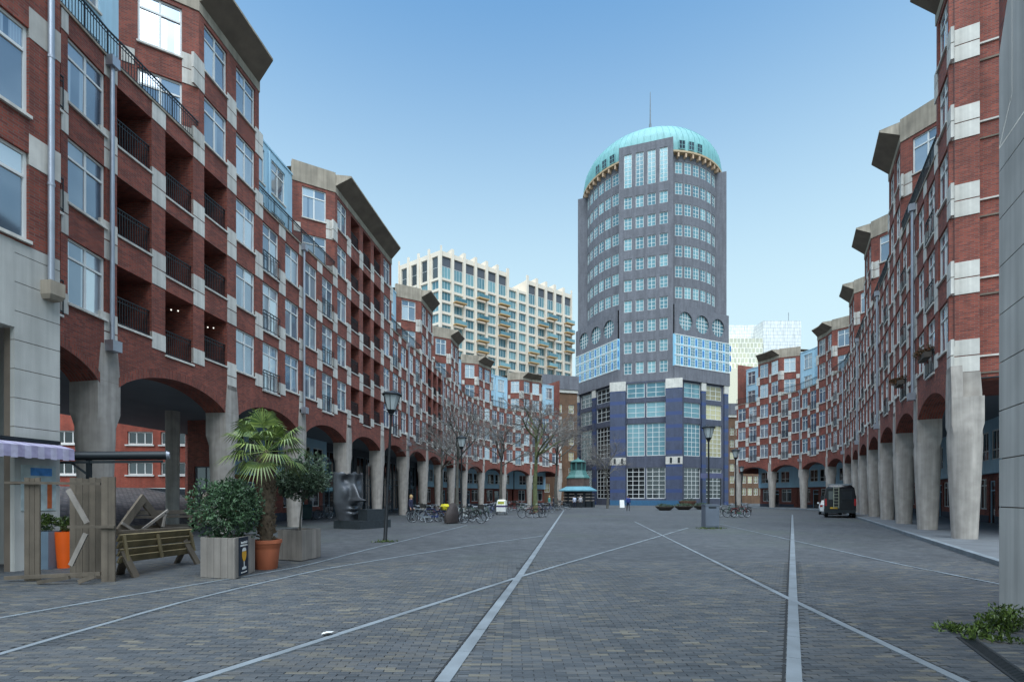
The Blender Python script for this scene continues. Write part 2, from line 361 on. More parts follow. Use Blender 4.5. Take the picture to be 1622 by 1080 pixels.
def crescent(name, label, pts, loggias, towers, drains, passages, blue_back, base, cut=()):
    """pts: piers from the viewer's left to right. towers: list of (first pier, last pier) spans kept up to the eaves."""
    root = thing(name, label, 'apartment building', base)
    nb = len(pts) - 1; FR = [Frame(pts[k], pts[k + 1]) for k in range(nb)]
    pieces = []                                       # stone blocks: (distance, loc, rz, width, depth)
    dist = lambda p: Vector((p.x, p.y, 0)).length
    def blocks(F, s, i, rows, wd, dp=.10, out=.022):
        for z in rows: p = F(s, i + dp / 2 - out, z); pieces.append((dist(p), p, F.rz, wd, dp))
    z1_ = lambda k: SILL + k * SH - .36; z2_ = lambda k: SILL + k * SH - .98
    up = {}                                           # (bay, third) -> tower there
    for (a, b_) in towers:
        for p in range(a, b_ + 1):
            if p > 0: up[(p - 1, 2)] = 1
            if p < nb: up[(p, 0)] = 1
        for j in range(a, b_):
            for q in range(3): up[(j, q)] = 1
    EX = {}
    for j, F in enumerate(FR):
        L = F.L; T = L / 3; gw = T - OW; C = [T * .5, T * 1.5, T * 2.5]; mid = F(L / 2, 0, 0); near = dist(mid) < 42; lg = j in loggias
        th = lambda a_, c_: math.tan(max(-.2, min(.2, (c_.rz - a_.rz + math.pi) % (2 * math.pi) - math.pi)) / 2)
        kl = -th(FR[j - 1], F) if j > 0 else 0.0; kr = -th(F, FR[j + 1]) if j < nb - 1 else 0.0
        EX[j] = (max(0, kl) + (.003 if kl > .02 else 0), max(0, kr) + (.003 if kr > .02 else 0))
        # ---- lower wall with its openings, arch below
        b = MB(); ops = []
        for q in range(3):
            for k in range(3):
                z0 = SILL + k * SH - (FD if q == 1 else 0); ops.append((C[q] - OW / 2, C[q] + OW / 2, z0, SILL + k * SH + WH) + ((1.7,) if lg else ()))
        wall_with_openings(b, F, 0, L, 6.5, ZT, ops)
        e = .36; n = 18; hs = (L - 2 * e) / 2; m_ = L / 2; zs = 5.22; ri = .80
        arc = lambda u: zs + ri * (1 - u * u) ** .8
        b.quad([F(0, 0, zs), F(e, 0, zs), F(e, 0, 6.5), F(0, 0, 6.5)]); b.quad([F(L - e, 0, zs), F(L, 0, zs), F(L, 0, 6.5), F(L - e, 0, 6.5)])
        for k in range(n):
            u0, u1 = -1 + 2 * k / n, -1 + 2 * (k + 1) / n; a0, a1 = m_ + hs * u0, m_ + hs * u1
            b.quad([F(a0, 0, arc(u0)), F(a1, 0, arc(u1)), F(a1, 0, 6.5), F(a0, 0, 6.5)])
        b.build('wall', M_BRICK, root, loc=(0, 0, 0))
        b = MB()                                       # soldier course of the arch, a little proud, with its underside
        for k in range(n):
            u0, u1 = -1 + 2 * k / n, -1 + 2 * (k + 1) / n; a0, a1 = m_ + hs * u0, m_ + hs * u1; za, zb = arc(u0), arc(u1)
            b.quad([F(a0, -.012, za), F(a1, -.012, zb), F(a1, -.012, zb + .32), F(a0, -.012, za + .32)], [(za, a0), (zb, a1), (zb + .32, a1), (za + .32, a0)])
            b.quad([F(a0, .89, za), F(a1, .89, zb), F(a1, -.012, zb), F(a0, -.012, za)], [(a0, 0), (a1, 0), (a1, .6), (a0, .6)])
        b.build('arch', M_BRICK, root, loc=(0, 0, 0))
        # ---- arcade: ceiling and back wall
        AD = 5.0; xl, xr = EX[j]
        b = MB(); b.quad([F(0, .3, 6.05), F(L, .3, 6.05), F(L + xr * 12, 12, 6.05), F(-xl * 12, 12, 6.05)])
        b.build('arcade_ceiling', M_CEIL, root, loc=(0, 0, 0))
        if j not in passages:
            b = MB(); sh = [(.5, 1.9, .9, 2.75, .12), (2.35, 3.35, .02, 2.6, .12), (3.8, L - .45, .9, 2.75, .12)]; q0 = 3.6 if j in cut else 0.0; sh = [o for o in sh if o[0] > q0]
            if j in blue_back:
                wall_with_openings(b, F, q0 or -xl * AD, L + xr * AD, 0, 3.0, sh, .12, AD); b.build('arcade_wall', M_BRICK, root, loc=(0, 0, 0))
                b = MB(); up_o = [(.5, 1.9, 3.75, 5.4, .1), (2.2, 3.6, 3.75, 5.4, .1), (3.95, L - .5, 3.75, 5.4, .1)]; up_o = [o for o in up_o if o[0] > q0]
                wall_with_openings(b, F, q0 or -xl * AD, L + xr * AD, 3.0, 6.05, up_o, .1, AD - .35); b.quad([F(q0, AD, 3.0), F(L, AD, 3.0), F(L, AD - .35, 3.0), F(q0, AD - .35, 3.0)])
                b.build('blue_panel_band', M_BLUEP, root, loc=(0, 0, 0))
                for o in up_o:
                    w_ = o[1] - o[0]; me = win_mesh(w_, 1.65, .55, M_GLASSD, sill=False); add('arcade_window', me, root, F((o[0] + o[1]) / 2, AD - .35, 3.75), F.rz)
                for o in sh:
                    w_ = o[1] - o[0]; me = win_mesh(w_, o[3] - o[2], (o[3] - o[2]) * .78, M_GLASSD, sill=False, mull=w_ > 1.1, fm=M_WHITE if o[2] > .1 else M_BLUEP)
                    add('arcade_window' if o[2] > .1 else 'door', me, root, F((o[0] + o[1]) / 2, AD, o[2]), F.rz)
                for pa, pb in ((0, 2.3), (3.4, L)):
                    if pa >= q0 - .3: MB().box((pa, AD - .03, .0), (pb, AD, .55), F).build('plinth', mat('dark_plinth', srgb(66, 70, 80), .8), root, loc=(0, 0, 0))
            else:
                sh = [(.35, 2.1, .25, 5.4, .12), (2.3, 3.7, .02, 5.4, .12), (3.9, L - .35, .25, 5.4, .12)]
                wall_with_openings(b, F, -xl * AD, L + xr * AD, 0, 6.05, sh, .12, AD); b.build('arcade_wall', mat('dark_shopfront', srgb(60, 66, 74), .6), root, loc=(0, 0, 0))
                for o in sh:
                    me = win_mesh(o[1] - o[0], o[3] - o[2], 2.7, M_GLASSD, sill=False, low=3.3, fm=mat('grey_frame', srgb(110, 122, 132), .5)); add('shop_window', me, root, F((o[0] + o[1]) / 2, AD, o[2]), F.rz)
        # ---- openings of rows 0..2
        for q in range(3):
            for k in range(5):
                if k > 2 and not up.get((j, q)): continue
                z0 = SILL + k * SH; mid_ = (q == 1); lg_here = lg and (k < 3 or all(up.get((j, t)) for t in range(3)))
                if lg_here:
                    zf = z0 - (FD if mid_ else 0)
                    ME_SL = bpy.data.meshes.get('lsill') or MB().box((-OW / 2 - .02, -.05, -.07), (OW / 2 + .02, .3, 0)).mesh('lsill', M_STONE)
                    rl = add('balcony_railing', ME_RL, root, F(C[q], .0, zf), F.rz); sub('sill', ME_SL, rl)
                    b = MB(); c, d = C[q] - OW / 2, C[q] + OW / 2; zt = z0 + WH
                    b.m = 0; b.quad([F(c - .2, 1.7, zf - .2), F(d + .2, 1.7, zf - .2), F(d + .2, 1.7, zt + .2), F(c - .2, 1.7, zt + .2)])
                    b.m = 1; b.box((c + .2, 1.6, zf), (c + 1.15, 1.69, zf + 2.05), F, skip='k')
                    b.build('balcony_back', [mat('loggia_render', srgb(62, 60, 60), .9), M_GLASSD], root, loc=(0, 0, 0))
                else:
                    put_window(root, F(C[q], .0, z0 - (FD if mid_ and k < 3 else 0)), F.rz, 'F' if mid_ and k < 3 else 'W', near)
        # ---- stone blocks in the gaps of this bay (the pier at its left end too)
        for g in ([0, 1, 2, 3] if j == nb - 1 else [0, 1, 2]):
            s = T * g; pier = g in (0, 3)
            top = (up.get((j, g)) if g < 3 else 0) or (up.get((j, g - 1)) if g > 0 else (up.get((j - 1, 2)) if j > 0 else 0))
            rows = [z1_(0)] + ([z2_(0)] if pier else []) + [z1_(1), z2_(1), z1_(2), z2_(2), z2_(3)]
            if top: rows += [z1_(3), z1_(4), z2_(4)]
            blocks(F, s, 0, rows, gw)
        # ---- drain pipes
        if j in drains:
            p0, p1 = F(.0, -.13, 6.55), F(.0, -.13, ZT + .0)
            b = MB(); b.tube(p0, p1, .065, n=10); b.box((-.17, -.32, 6.28), (.17, -.03, 6.62), F); b.box((-.14, -.28, ZT - .28), (.14, -.03, ZT + .04), F)
            b.build('drain_pipe', [M_ZINC], root, loc=(0, 0, 0))
    # ---- columns, one to each pier
    for k, p in enumerate(pts):
        Fa = FR[max(0, k - 1)]; Fb = FR[min(nb - 1, k)]; rz = (Fa.rz + Fb.rz) / 2
        add('column', ME_COL, root, (p[0], p[1], 0), rz)
    # ---- raised parts: front, canted sides, eaves
    WCANT, WIN = 1.55, 2.0; ZB0, ZB1 = 20.95, 21.85
    def canopy(F, s0, s1, e0, e1):
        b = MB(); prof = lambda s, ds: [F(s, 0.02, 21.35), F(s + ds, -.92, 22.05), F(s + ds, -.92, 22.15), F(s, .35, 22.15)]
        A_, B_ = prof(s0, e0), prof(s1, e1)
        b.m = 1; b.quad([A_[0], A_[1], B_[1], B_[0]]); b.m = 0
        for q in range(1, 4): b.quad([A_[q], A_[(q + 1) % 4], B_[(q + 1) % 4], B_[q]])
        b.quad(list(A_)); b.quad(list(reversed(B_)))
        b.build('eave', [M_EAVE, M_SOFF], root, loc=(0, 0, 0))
    for (a, b_) in towers:
        segs = []
        if a > 0: segs.append((a - 1, FR[a - 1].L * 2 / 3, FR[a - 1].L))
        for j in range(a, b_): segs.append((j, 0, FR[j].L))
        if b_ < nb: segs.append((b_, 0, FR[b_].L / 3))
        for n_, (j, s0, s1) in enumerate(segs):
            F = FR[j]; T = F.L / 3; ops = []; lgt = j in loggias and s1 - s0 > T * 1.5
            for q in range(3):
                c = T * (q + .5)
                if s0 < c < s1:
                    for k in (3, 4): ops.append((c - OW / 2, c + OW / 2, SILL + k * SH - (FD if lgt and q == 1 else 0), SILL + k * SH + WH) + ((1.7,) if lgt else ()))
            b = MB(); wall_with_openings(b, F, s0, s1, ZT, ZB0, ops); b.build('wall', M_BRICK, root, loc=(0, 0, 0))
            MB().box((s0, -.03, ZB0 + .003), (s1, .35, 21.35), F).build('concrete_band', M_EAVE, root, loc=(0, 0, 0))
            canopy(F, s0, s1, .35 if n_ == 0 else 0, -.35 if n_ == len(segs) - 1 else 0)
            MB().quad([F(s0, .3, 21.9), F(s1, .3, 21.9), F(s1, 12, 21.9), F(s0, 12, 21.9)]).build('roof', M_EAVE, root, loc=(0, 0, 0))
        for side in (-1, 1):
            j, s = (segs[0][0], segs[0][1]) if side < 0 else (segs[-1][0], segs[-1][2])
            if (side < 0 and a == 0) or (side > 0 and b_ == nb): continue
            F = FR[j]; c1 = F(s, 0, 0); c2 = F(s + side * WCANT, WIN, 0)
            Q = Frame(c2, c1) if side < 0 else Frame(c1, c2)
            b = MB(); cs = Q.L / 2; ops = [(cs - .7, cs + .7, SILL + k * SH, SILL + k * SH + WH) for k in (3, 4)]
            wall_with_openings(b, Q, 0, Q.L, ZT - .5, ZB0, ops); b.build('wall', M_BRICK, root, loc=(0, 0, 0))
            MB().box((-.02, -.04, ZB0 + .003), (Q.L + .02, .3, 22.2), Q).build('concrete_band', M_EAVE, root, loc=(0, 0, 0))
            for k in (3, 4): put_window(root, Q(cs, 0, SILL + k * SH), Q.rz, 'W', dist(c1) < 60)
            sb = Q.L - .28 if side < 0 else .28
            blocks(Q, sb, 0, [z1_(4), z2_(4), z1_(3)], .56); blocks(Q, Q.L - sb, 0, [z2_(4)], .40)
            MB().quad([Q(0, 0.2, 21.9), Q(Q.L, .2, 21.9), F(s, 12, 21.9), F(s + side * WCANT, 12, 21.9)]).build('roof', M_EAVE, root, loc=(0, 0, 0))
    # ---- set-back storeys between them, with terrace and railing
    edges = []                                        # free stretches as lists of (bay, s0, s1)
    cur = []
    for j in range(nb):
        for q in range(3):
            if not up.get((j, q)): cur.append((j, q))
            elif cur: edges.append(cur); cur = []
    if cur: edges.append(cur)
    for st in edges:
        js = sorted({j for j, q in st})
        for j in js:
            qs = [q for jj, q in st if jj == j]; F = FR[j]; T = F.L / 3; s0, s1 = T * qs[0], T * (qs[-1] + 1)
            lt = s0 > 0 or (j == 0 and False); rt = s1 < F.L - .01
            a0 = s0 + (WCANT if s0 > .01 else 0); a1 = s1 - (WCANT if rt else 0)
            cen = [T * (q + .5) for q in qs if a0 - .1 < T * (q + .5) - .7 and T * (q + .5) + .7 < a1 + .1]
            ops = [(c - OW / 2, c + OW / 2, SILL + k * SH, SILL + k * SH + WH, .08) for c in cen for k in (3, 4)]
            a0 -= EX[j][0] * WIN if s0 < .01 else 0; a1 += EX[j][1] * WIN if not rt else 0
            b = MB(); wall_with_openings(b, F, a0, a1, ZT - .6, 21.2, ops, .08, WIN)
            b.build('blue_wall', M_BLUEP, root, loc=(0, 0, 0))
            MB().box((a0, WIN - .05, 21.2), (a1, WIN + .3, 21.3), F).build('coping', M_BLUEP, root, loc=(0, 0, 0))
            for c in cen:
                for k in (3, 4): put_window(root, F(c, WIN, SILL + k * SH), F.rz, 'W', dist(F(c, 0, 0)) < 42)
            MB().quad([F(s0, .25, ZT - .5), F(s1, .25, ZT - .5), F(s1, WIN + .01, ZT - .5), F(s0, WIN + .01, ZT - .5)]).box((s0, -.05, ZT), (s1, .26, ZT + .07), F).build('terrace', M_EAVE, root, loc=(0, 0, 0))
            MB().quad([F(a0, WIN, 21.25), F(a1, WIN, 21.25), F(a1 + EX[j][1] * 12, 12, 21.25), F(a0 - EX[j][0] * 12, 12, 21.25)]).build('roof', M_EAVE, root, loc=(0, 0, 0))
            b = MB(); ln = s1 - s0; nb_ = max(3, int(ln / (.11 if dist(F(s0, 0, 0)) < 45 else .22)))
            for z, t in ((ZT + .95, .045), (ZT + .82, .025), (ZT + .16, .03)): b.bar(F(s0, .03, z), F(s1, .03, z), t, t)
            for k in range(nb_ + 1):
                big = k % 12 == 0 or k == nb_; t = .035 if big else .016; s = s0 + ln * k / nb_
                b.bar(F(s, .03, ZT + .07), F(s, .03, ZT + .95), t, t, F.r)
            b.build('terrace_railing', M_DARKM, root, loc=(0, 0, 0))
            if (j in drains and s0 < .01): MB().tube(F(0, WIN - .07, ZT), F(0, WIN - .07, 21.0), .05).build('drain_pipe', M_BLUEP, root, loc=(0, 0, 0))
    # ---- back and ends of the block
    b = MB()
    for j, F in enumerate(FR): xl, xr = EX[j]; b.quad([F(F.L + xr * 12, 12, 0), F(-xl * 12, 12, 0), F(-xl * 12, 12, 21.9), F(F.L + xr * 12, 12, 21.9)])
    b.build('back_wall', M_BRICK, root, loc=(0, 0, 0))
    for F, s, d in ((FR[0], 0, 0), (FR[-1], FR[-1].L, 0)):
        MB().quad([F(s, .2, 5.2), F(s, 12, 5.2), F(s, 12, 21.9), F(s, .2, 21.9)]).quad([F(s, 5, 0), F(s, 12, 0), F(s, 12, 5.2), F(s, 5, 5.2)]).build('end_wall', M_BRICK, root, loc=(0, 0, 0))
    # ---- stone blocks: the nearest 290 one by one, the rest as one mass
    pieces.sort(key=lambda t: t[0])
    for d, p, rz, wd, dp in pieces[:290]: add('stone_block', ME_BLK, root, p, rz, (wd, dp, 1))
    b = MB()
    for d, p, rz, wd, dp in pieces[290:]:
        c, s_ = math.cos(rz), math.sin(rz); W = lambda x, y, z: Vector((p.x + x * c - y * s_, p.y + x * s_ + y * c, p.z + z)); b.box((-wd / 2, -dp / 2, 0), (wd / 2, dp / 2, .58), W)
    if pieces[290:]: tag(b.build('stone_blocks', M_STONE, root, loc=(0, 0, 0)), kind='stuff')
    return root, FR

LPTS = [(-12.86, 16.1), (-12.26, 22.09), (-11.68, 28.08), (-11.0, 34.06), (-10.29, 40.04), (-9.51, 46.01), (-8.75, 51.99), (-8.02, 57.96), (-7.3, 63.94), (-6.27, 69.87), (-4.26, 75.55), (-1.09, 80.66), (3.17, 84.92), (8.4, 87.9)]
RPTS = [(16.45, 18.99), (19.29, 24.12), (22.15, 29.24), (25.0, 34.36), (27.83, 39.49), (30.65, 44.62), (33.5, 49.74), (36.15, 54.97), (37.77, 60.61), (37.98, 66.46), (36.85, 72.21), (34.51, 77.58)][::-1]
# a first short bay beyond the first pier of the left block
L0 = (-12.75, 11.2)
LROOT, LFR = crescent('crescent_block', 'long curved red brick apartment block with arcade and loggias, along the left', [L0] + LPTS,
    loggias={1, 4, 7}, towers=[(2, 2), (4, 5), (7, 7), (9, 9), (11, 11), (13, 13)], drains={1, 3, 6, 8}, passages={0, 1, 2}, blue_back={2, 3, 4, 9, 10, 11, 12, 13}, base=(-10, 40, 0), cut=(2,))
RROOT, RFR = crescent('crescent_block', 'long curved red brick apartment block with arcade, behind the dark van on the right', RPTS,
    loggias=set(), towers=[(1, 1), (3, 3), (5, 5), (7, 7), (9, 9), (11, 11)], drains={2, 4, 6, 8, 10}, passages=set(), blue_back=set(range(11)), base=(30, 45, 0))
# ------------------------------------------------------------------ ground
def pavemat():
    m = bpy.data.materials.new('brick_paving'); m.use_nodes = True; n = m.node_tree.nodes; l = m.node_tree.links
    b = n['Principled BSDF']; b.inputs['Roughness'].default_value = .7
    tc = n.new('ShaderNodeTexCoord')
    br = n.new('ShaderNodeTexBrick'); br.inputs['Scale'].default_value = 1; br.inputs['Brick Width'].default_value = .205; br.inputs['Row Height'].default_value = .062
    br.inputs['Mortar Size'].default_value = .006; br.inputs['Color1'].default_value = srgb(86, 88, 90); br.inputs['Color2'].default_value = srgb(56, 60, 65); br.inputs['Mortar'].default_value = srgb(54, 55, 55)
    l.new(tc.outputs['Object'], br.inputs['Vector'])
    def noise(s, lo, hi, det=6):
        no = n.new('ShaderNodeTexNoise'); no.inputs['Scale'].default_value = s; no.inputs['Detail'].default_value = det; l.new(tc.outputs['Object'], no.inputs['Vector'])
        mr = n.new('ShaderNodeMapRange'); mr.inputs[1].default_value = .32; mr.inputs[2].default_value = .68; mr.inputs[3].default_value = lo; mr.inputs[4].default_value = hi; l.new(no.outputs[0], mr.inputs[0]); return mr.outputs[0]
    out = br.outputs[0]
    mp = n.new('ShaderNodeMapping'); mp.inputs['Scale'].default_value = (1.1, 6.5, 1); l.new(tc.outputs['Object'], mp.inputs[0]); ns = n.new('ShaderNodeTexNoise'); ns.inputs['Scale'].default_value = 1.0; ns.inputs['Detail'].default_value = 7; ns.inputs['Roughness'].default_value = .7; l.new(mp.outputs[0], ns.inputs['Vector'])
    ms = n.new('ShaderNodeMapRange'); ms.inputs[1].default_value = .33; ms.inputs[2].default_value = .67; ms.inputs[3].default_value = .70; ms.inputs[4].default_value = 1.28; l.new(ns.outputs[0], ms.inputs[0])
    mq = n.new('ShaderNodeMix'); mq.data_type = 'RGBA'; mq.blend_type = 'MULTIPLY'; mq.inputs[0].default_value = 1; l.new(out, mq.inputs[6]); l.new(ms.outputs[0], mq.inputs[7]); out = mq.outputs[2]
    for s, lo, hi in ((.18, .80, 1.16), (1.7, .84, 1.16), (9.0, .86, 1.14)):
        mx = n.new('ShaderNodeMix'); mx.data_type = 'RGBA'; mx.blend_type = 'MULTIPLY'; mx.inputs[0].default_value = 1; l.new(out, mx.inputs[6]); l.new(noise(s, lo, hi), mx.inputs[7]); out = mx.outputs[2]
    mg = n.new('ShaderNodeMix'); mg.data_type = 'RGBA'; l.new(noise(.13, -.5, .4, 8), mg.inputs[0]); mg.clamp_factor = True; l.new(out, mg.inputs[6]); mg.inputs[7].default_value = srgb(74, 82, 70); out = mg.outputs[2]
    l.new(out, b.inputs['Base Color'])
    bp = n.new('ShaderNodeBump'); bp.inputs['Strength'].default_value = .4; bp.inputs['Distance'].default_value = .006; bp.invert = True; l.new(br.outputs['Fac'], bp.inputs['Height']); l.new(bp.outputs[0], b.inputs['Normal'])
    return m
M_PAVE = pavemat()
gr = MB().quad([(-900, -60, 0), (900, -60, 0), (900, 2200, 0), (-900, 2200, 0)]).build('ground', M_PAVE)
tag(gr, 'grey brown brick paving of the square', None, kind='structure')
# ------------------------------------------------------------------ generic gridded window
def grid_win(w, h, nx, nz, glass, fr=.07, y0=.1, fm=None, name='window', rows=None):
    b = MB(); x = w / 2; y1 = y0 + .08
    b.box((-x, y0, 0), (-x + fr, y1, h)); b.box((x - fr, y0, 0), (x, y1, h)); b.box((-x + fr, y0, 0), (x - fr, y1, fr)); b.box((-x + fr, y0, h - fr), (x - fr, y1, h))
    for k in range(1, nx): xx = -x + w * k / nx; b.box((xx - fr * .4, y0 + .006, fr), (xx + fr * .4, y1, h - fr))
    for zz in (rows or [h * k / nz for k in range(1, nz)]): b.box((-x + fr, y0 + .012, zz - fr * .35), (x - fr, y1, zz + fr * .35))
    b.m = 1; b.box((-x + fr * .5, y0 + .04, fr * .5), (x - fr * .5, y0 + .05, h - fr * .5))
    return b.mesh(name, [fm or M_WHITE, glass])

# ------------------------------------------------------------------ near end of the right block
F = RFR[-1]; e0 = F(F.L, 0, 0); EF = Frame(e0, e0 + F.i)
for c in list(RROOT.children):
    if c.name.startswith('end_wall') and abs(c.data.vertices[0].co.y - e0.y) < 2: bpy.data.objects.remove(c)
b = MB(); b.quad([EF(-.02, 0, 5.2), EF(.86, 0, 5.2), EF(.86, 0, 22), EF(-.02, 0, 22)]); b.quad([EF(.86, 0, 5.2), EF(.86, .3, 5.2), EF(.86, .3, 22), EF(.86, 0, 22)]); b.build('end_wall', M_BRICK, RROOT, loc=(0, 0, 0))
MB().quad([EF(.86, .3, 5.95), EF(12, .3, 5.95), EF(12, .3, 22), EF(.86, .3, 22)]).quad([EF(.86, .3, 5.95), EF(12, .3, 5.95), EF(12, 4, 5.95), EF(.86, 4, 5.95)]).build('end_wall', M_BRICK, RROOT, loc=(0, 0, 0))
for k in range(5):
    for dz in (-.36, -.98): add('stone_block', ME_BLK, RROOT, EF(.42, .02, SILL + k * SH + dz), EF.rz, (.87, .09, 1))
    MB().box((.86, .24, SILL + k * SH - .42), (12, .32, SILL + k * SH - .36), EF).build('string_course', M_STONE, RROOT, loc=(0, 0, 0))
    MB().box((.86, .26, SILL + k * SH - 1.04), (12, .31, SILL + k * SH - .98), EF).build('dark_strip', M_SOFF, RROOT, loc=(0, 0, 0))  # narrow dark strip set slightly proud of the end wall
MB().tube(EF(.12, -.05, SILL), EF(.12, -.05, 22), .012).build('cable', M_DARKM, RROOT, loc=(0, 0, 0))
MB().loft([[EF(.0, -.035, 4.6), EF(.92, -.035, 4.6), EF(.92, .3, 4.6), EF(.0, .3, 4.6)], [EF(.0, -.035, 5.5), EF(.92, -.035, 5.5), EF(.92, .3, 5.5), EF(.0, .3, 5.5)], [EF(0, -.035, SILL - 1.0), EF(.87, -.035, SILL - 1.0), EF(.87, .3, SILL - 1.0), EF(0, .3, SILL - 1.0)]]).build('corner_stone', MATS['column_concrete'], RROOT, loc=(0, 0, 0))

# ------------------------------------------------------------------ gate blocks nearest to the camera
def panels(F, s0, s1, z0, z1, step, first, root, i0=0.0):
    zs = [z0] + [first + step * k for k in range(40) if z0 + .2 < first + step * k < z1 - .2] + [z1]
    for a, c in zip(zs[:-1], zs[1:]): MB().box((s0, i0, a + .008), (s1, i0 + .12, c - .008), F).build('concrete_panel', M_CONC, root, loc=(0, 0, 0))
    MB().box((s0 + .01, i0 + .03, z0), (s1 - .01, i0 + .30, z1), F).build('pier_core', M_SOFF, root, loc=(0, 0, 0))
gl = thing('gate_building', 'brick and concrete gate building at the left edge above the purple awning', 'building', (-11.5, 9, 0))
F = Frame((-11.9, 6.0), (-10.92, 12.2)); SE = F.L
panels(F, SE - .97, SE, 0, 7.38, .645, 1.95, gl)
ops = [(SE - 2.15, SE - .68, 7.5 + 2.86 * k, 9.5 + 2.86 * k) for k in range(5)]
b = MB(); wall_with_openings(b, F, 0, SE, 7.38, 22, ops); b.quad([F(SE, 0, 7.38), F(SE, 5, 7.38), F(SE, 5, 22), F(SE, 0, 22)]); b.build('wall', M_BRICK, gl, loc=(0, 0, 0))
MB().quad([F(SE, .3, 0), F(SE, 2.5, 0), F(SE, 2.5, 7.38), F(SE, .3, 7.38)]).build('side_wall', M_CONC, gl, loc=(0, 0, 0))
for k in range(5):
    o = ops[k]; me = bpy.data.meshes.get('gwin') or win_mesh(1.47, 2.0, 1.45, None); me.name = 'gwin'
    wn = add('window', me, gl, F((o[0] + o[1]) / 2, 0, o[2]), F.rz)
    for sx in (-1, 1):
        sub('pane', ME_PU, wn, (sx * .345, .105, 1.70), (0, 0, R(random.gauss(0, .6))), (1.06, 1, 1)); sub('pane', ME_PL, wn, (sx * .345, .105, .73), (0, 0, R(random.gauss(0, .6))), (1.06, 1, 1.06))
    z = 9.25 + 2.9 * k
    MB().box((SE - .68, -.012, z), (SE + .012, .1, z + .7), F).build('stone_block', M_STONE, gl, loc=(0, 0, 0))
b = MB(); zc = 5.45; s0, s1 = 1.0, SE - .97
b.quad([F(s0, 0, zc), F(s1 - .5, 0, zc), F(s1 - .5, 0, 7.38), F(s0, 0, 7.38)]); b.quad([F(s1 - .5, 0, zc), F(s1, 0, zc - .0), F(s1, 0, 7.38), F(s1 - .5, 0, 7.38)])
b.quad([F(s0, .0, zc), F(s1, 0, zc), F(s1, .9, zc), F(s0, .9, zc)]); b.build('lintel', M_CONC, gl, loc=(0, 0, 0))
MB().quad([F(s0, .9, 0), F(s1 + .1, .9, 0), F(s1 + .1, .9, zc), F(s0, .9, zc)]).build('recess_wall', M_CONC, gl, loc=(0, 0, 0))
MB().quad([F(0, 0, 0), F(1, 0, 0), F(1, 0, 7.38), F(0, 0, 7.38)]).quad([F(0, 5, 0), F(0, 0, 0), F(0, 0, 22), F(0, 5, 22)]).quad([F(0, 0, 22), F(SE, 0, 22), F(SE, 5, 22), F(0, 5, 22)]).build('shell', M_CONC, gl, loc=(0, 0, 0))
b = MB(); b.tube(F(SE - .27, -.09, 6.6), F(SE - .27, -.09, 21), .065, n=12); b.build('drain_pipe', M_ZINC, gl, loc=(0, 0, 0), smooth=True)
for zb in (9.0, 12.0, 15): MB().tube(F(SE - .27, -.09, zb), F(SE - .27, -.09, zb + .06), .075, n=12).build('pipe_clamp', M_ZINC, gl, loc=(0, 0, 0))
MB().loft([[F(SE - .4, -.22, 6.3), F(SE - .14, -.22, 6.3), F(SE - .14, 0, 6.3), F(SE - .4, 0, 6.3)], [F(SE - .44, -.28, 6.4), F(SE - .1, -.28, 6.4), F(SE - .1, 0, 6.4), F(SE - .44, 0, 6.4)], [F(SE - .44, -.28, 6.72), F(SE - .1, -.28, 6.72), F(SE - .1, 0, 6.72), F(SE - .44, 0, 6.72)]]).build('drain_hopper', M_EAVE, gl, loc=(0, 0, 0))
GLF = F
gr_ = thing('gate_building', 'brick and concrete gate building at the right edge beside the weeds', 'building', (9, 4, 0))
F = Frame((7.04, 7.3), (7.04 - .447 * 7, 7.3 - .894 * 7))
panels(F, 0, 2.0, 0, 6.7, .69, 1.53, gr_)
panels(F, 2.0, 7, 0, 6.7, .69, 1.53, gr_)
b = MB(); P = lambda s, z, i=0.0: F(s, i, z)
b.quad([P(0, 6.716), P(.42, 7.2), P(.42, 8.9), P(0, 8.05)]); b.build('concrete_panel', M_CONC, gr_, loc=(0, 0, 0))
MB().quad([P(0.03, 6.71), P(7, 6.71), P(7, 8.9), P(.435, 8.9), P(.435, 7.19)]).build('concrete_panel', M_CONC, gr_, loc=(0, 0, 0))
MB().quad([P(0, 8.06), P(.43, 8.91), P(7, 8.91), P(7, 22), P(0, 22)]).build('wall', M_BRICK, gr_, loc=(0, 0, 0))
MB().quad([F(0, 4, 0), F(0, .12, 0), F(0, .12, 22), F(0, 4, 22)]).quad([F(0, 0.02, 22), F(7, 0.02, 22), F(7, 4, 22), F(0, 4, 22)]).quad([F(0, 0.0, 6.7), F(0, .13, 6.7), F(0, .13, 22), F(0, 0, 22)]).build('side_wall', M_CONC, gr_, loc=(0, 0, 0))

# ------------------------------------------------------------------ passage behind the first arch, with the red house
F1 = LFR[1]
for c in list(LROOT.children):
    if c.name.startswith('back_wall'):
        bpy.data.objects.remove(c)
b = MB()
for n_, F in enumerate(LFR):
    z0 = 6.05 if n_ < 4 else 0
    e_ = 3.2 if n_ >= 8 else 0
    b.quad([F(F.L + e_, 12, z0), F(-e_, 12, z0), F(-e_, 12, 21.2), F(F.L + e_, 12, 21.2)])
b.build('back_wall', M_BRICK, LROOT, loc=(0, 0, 0))
F3 = LFR[3]; PS = Frame(F3(.12, 7, 0), F3(.12, 5, 0))
b = MB(); wall_with_openings(b, PS, 0, 2, 0, 6.05, [(.4, 1.7, 1.0, 3.4)], .12); b.quad([F3(.12, 7, 0), F3(F3.L, 7, 0), F3(F3.L, 7, 6.05), F3(.12, 7, 6.05)]); b.quad([F3(F3.L, 7, 0), F3(F3.L, 12, 0), F3(F3.L, 12, 6.05), F3(F3.L, 7, 6.05)]); b.build('passage_wall', M_BRICK, LROOT, loc=(0, 0, 0))
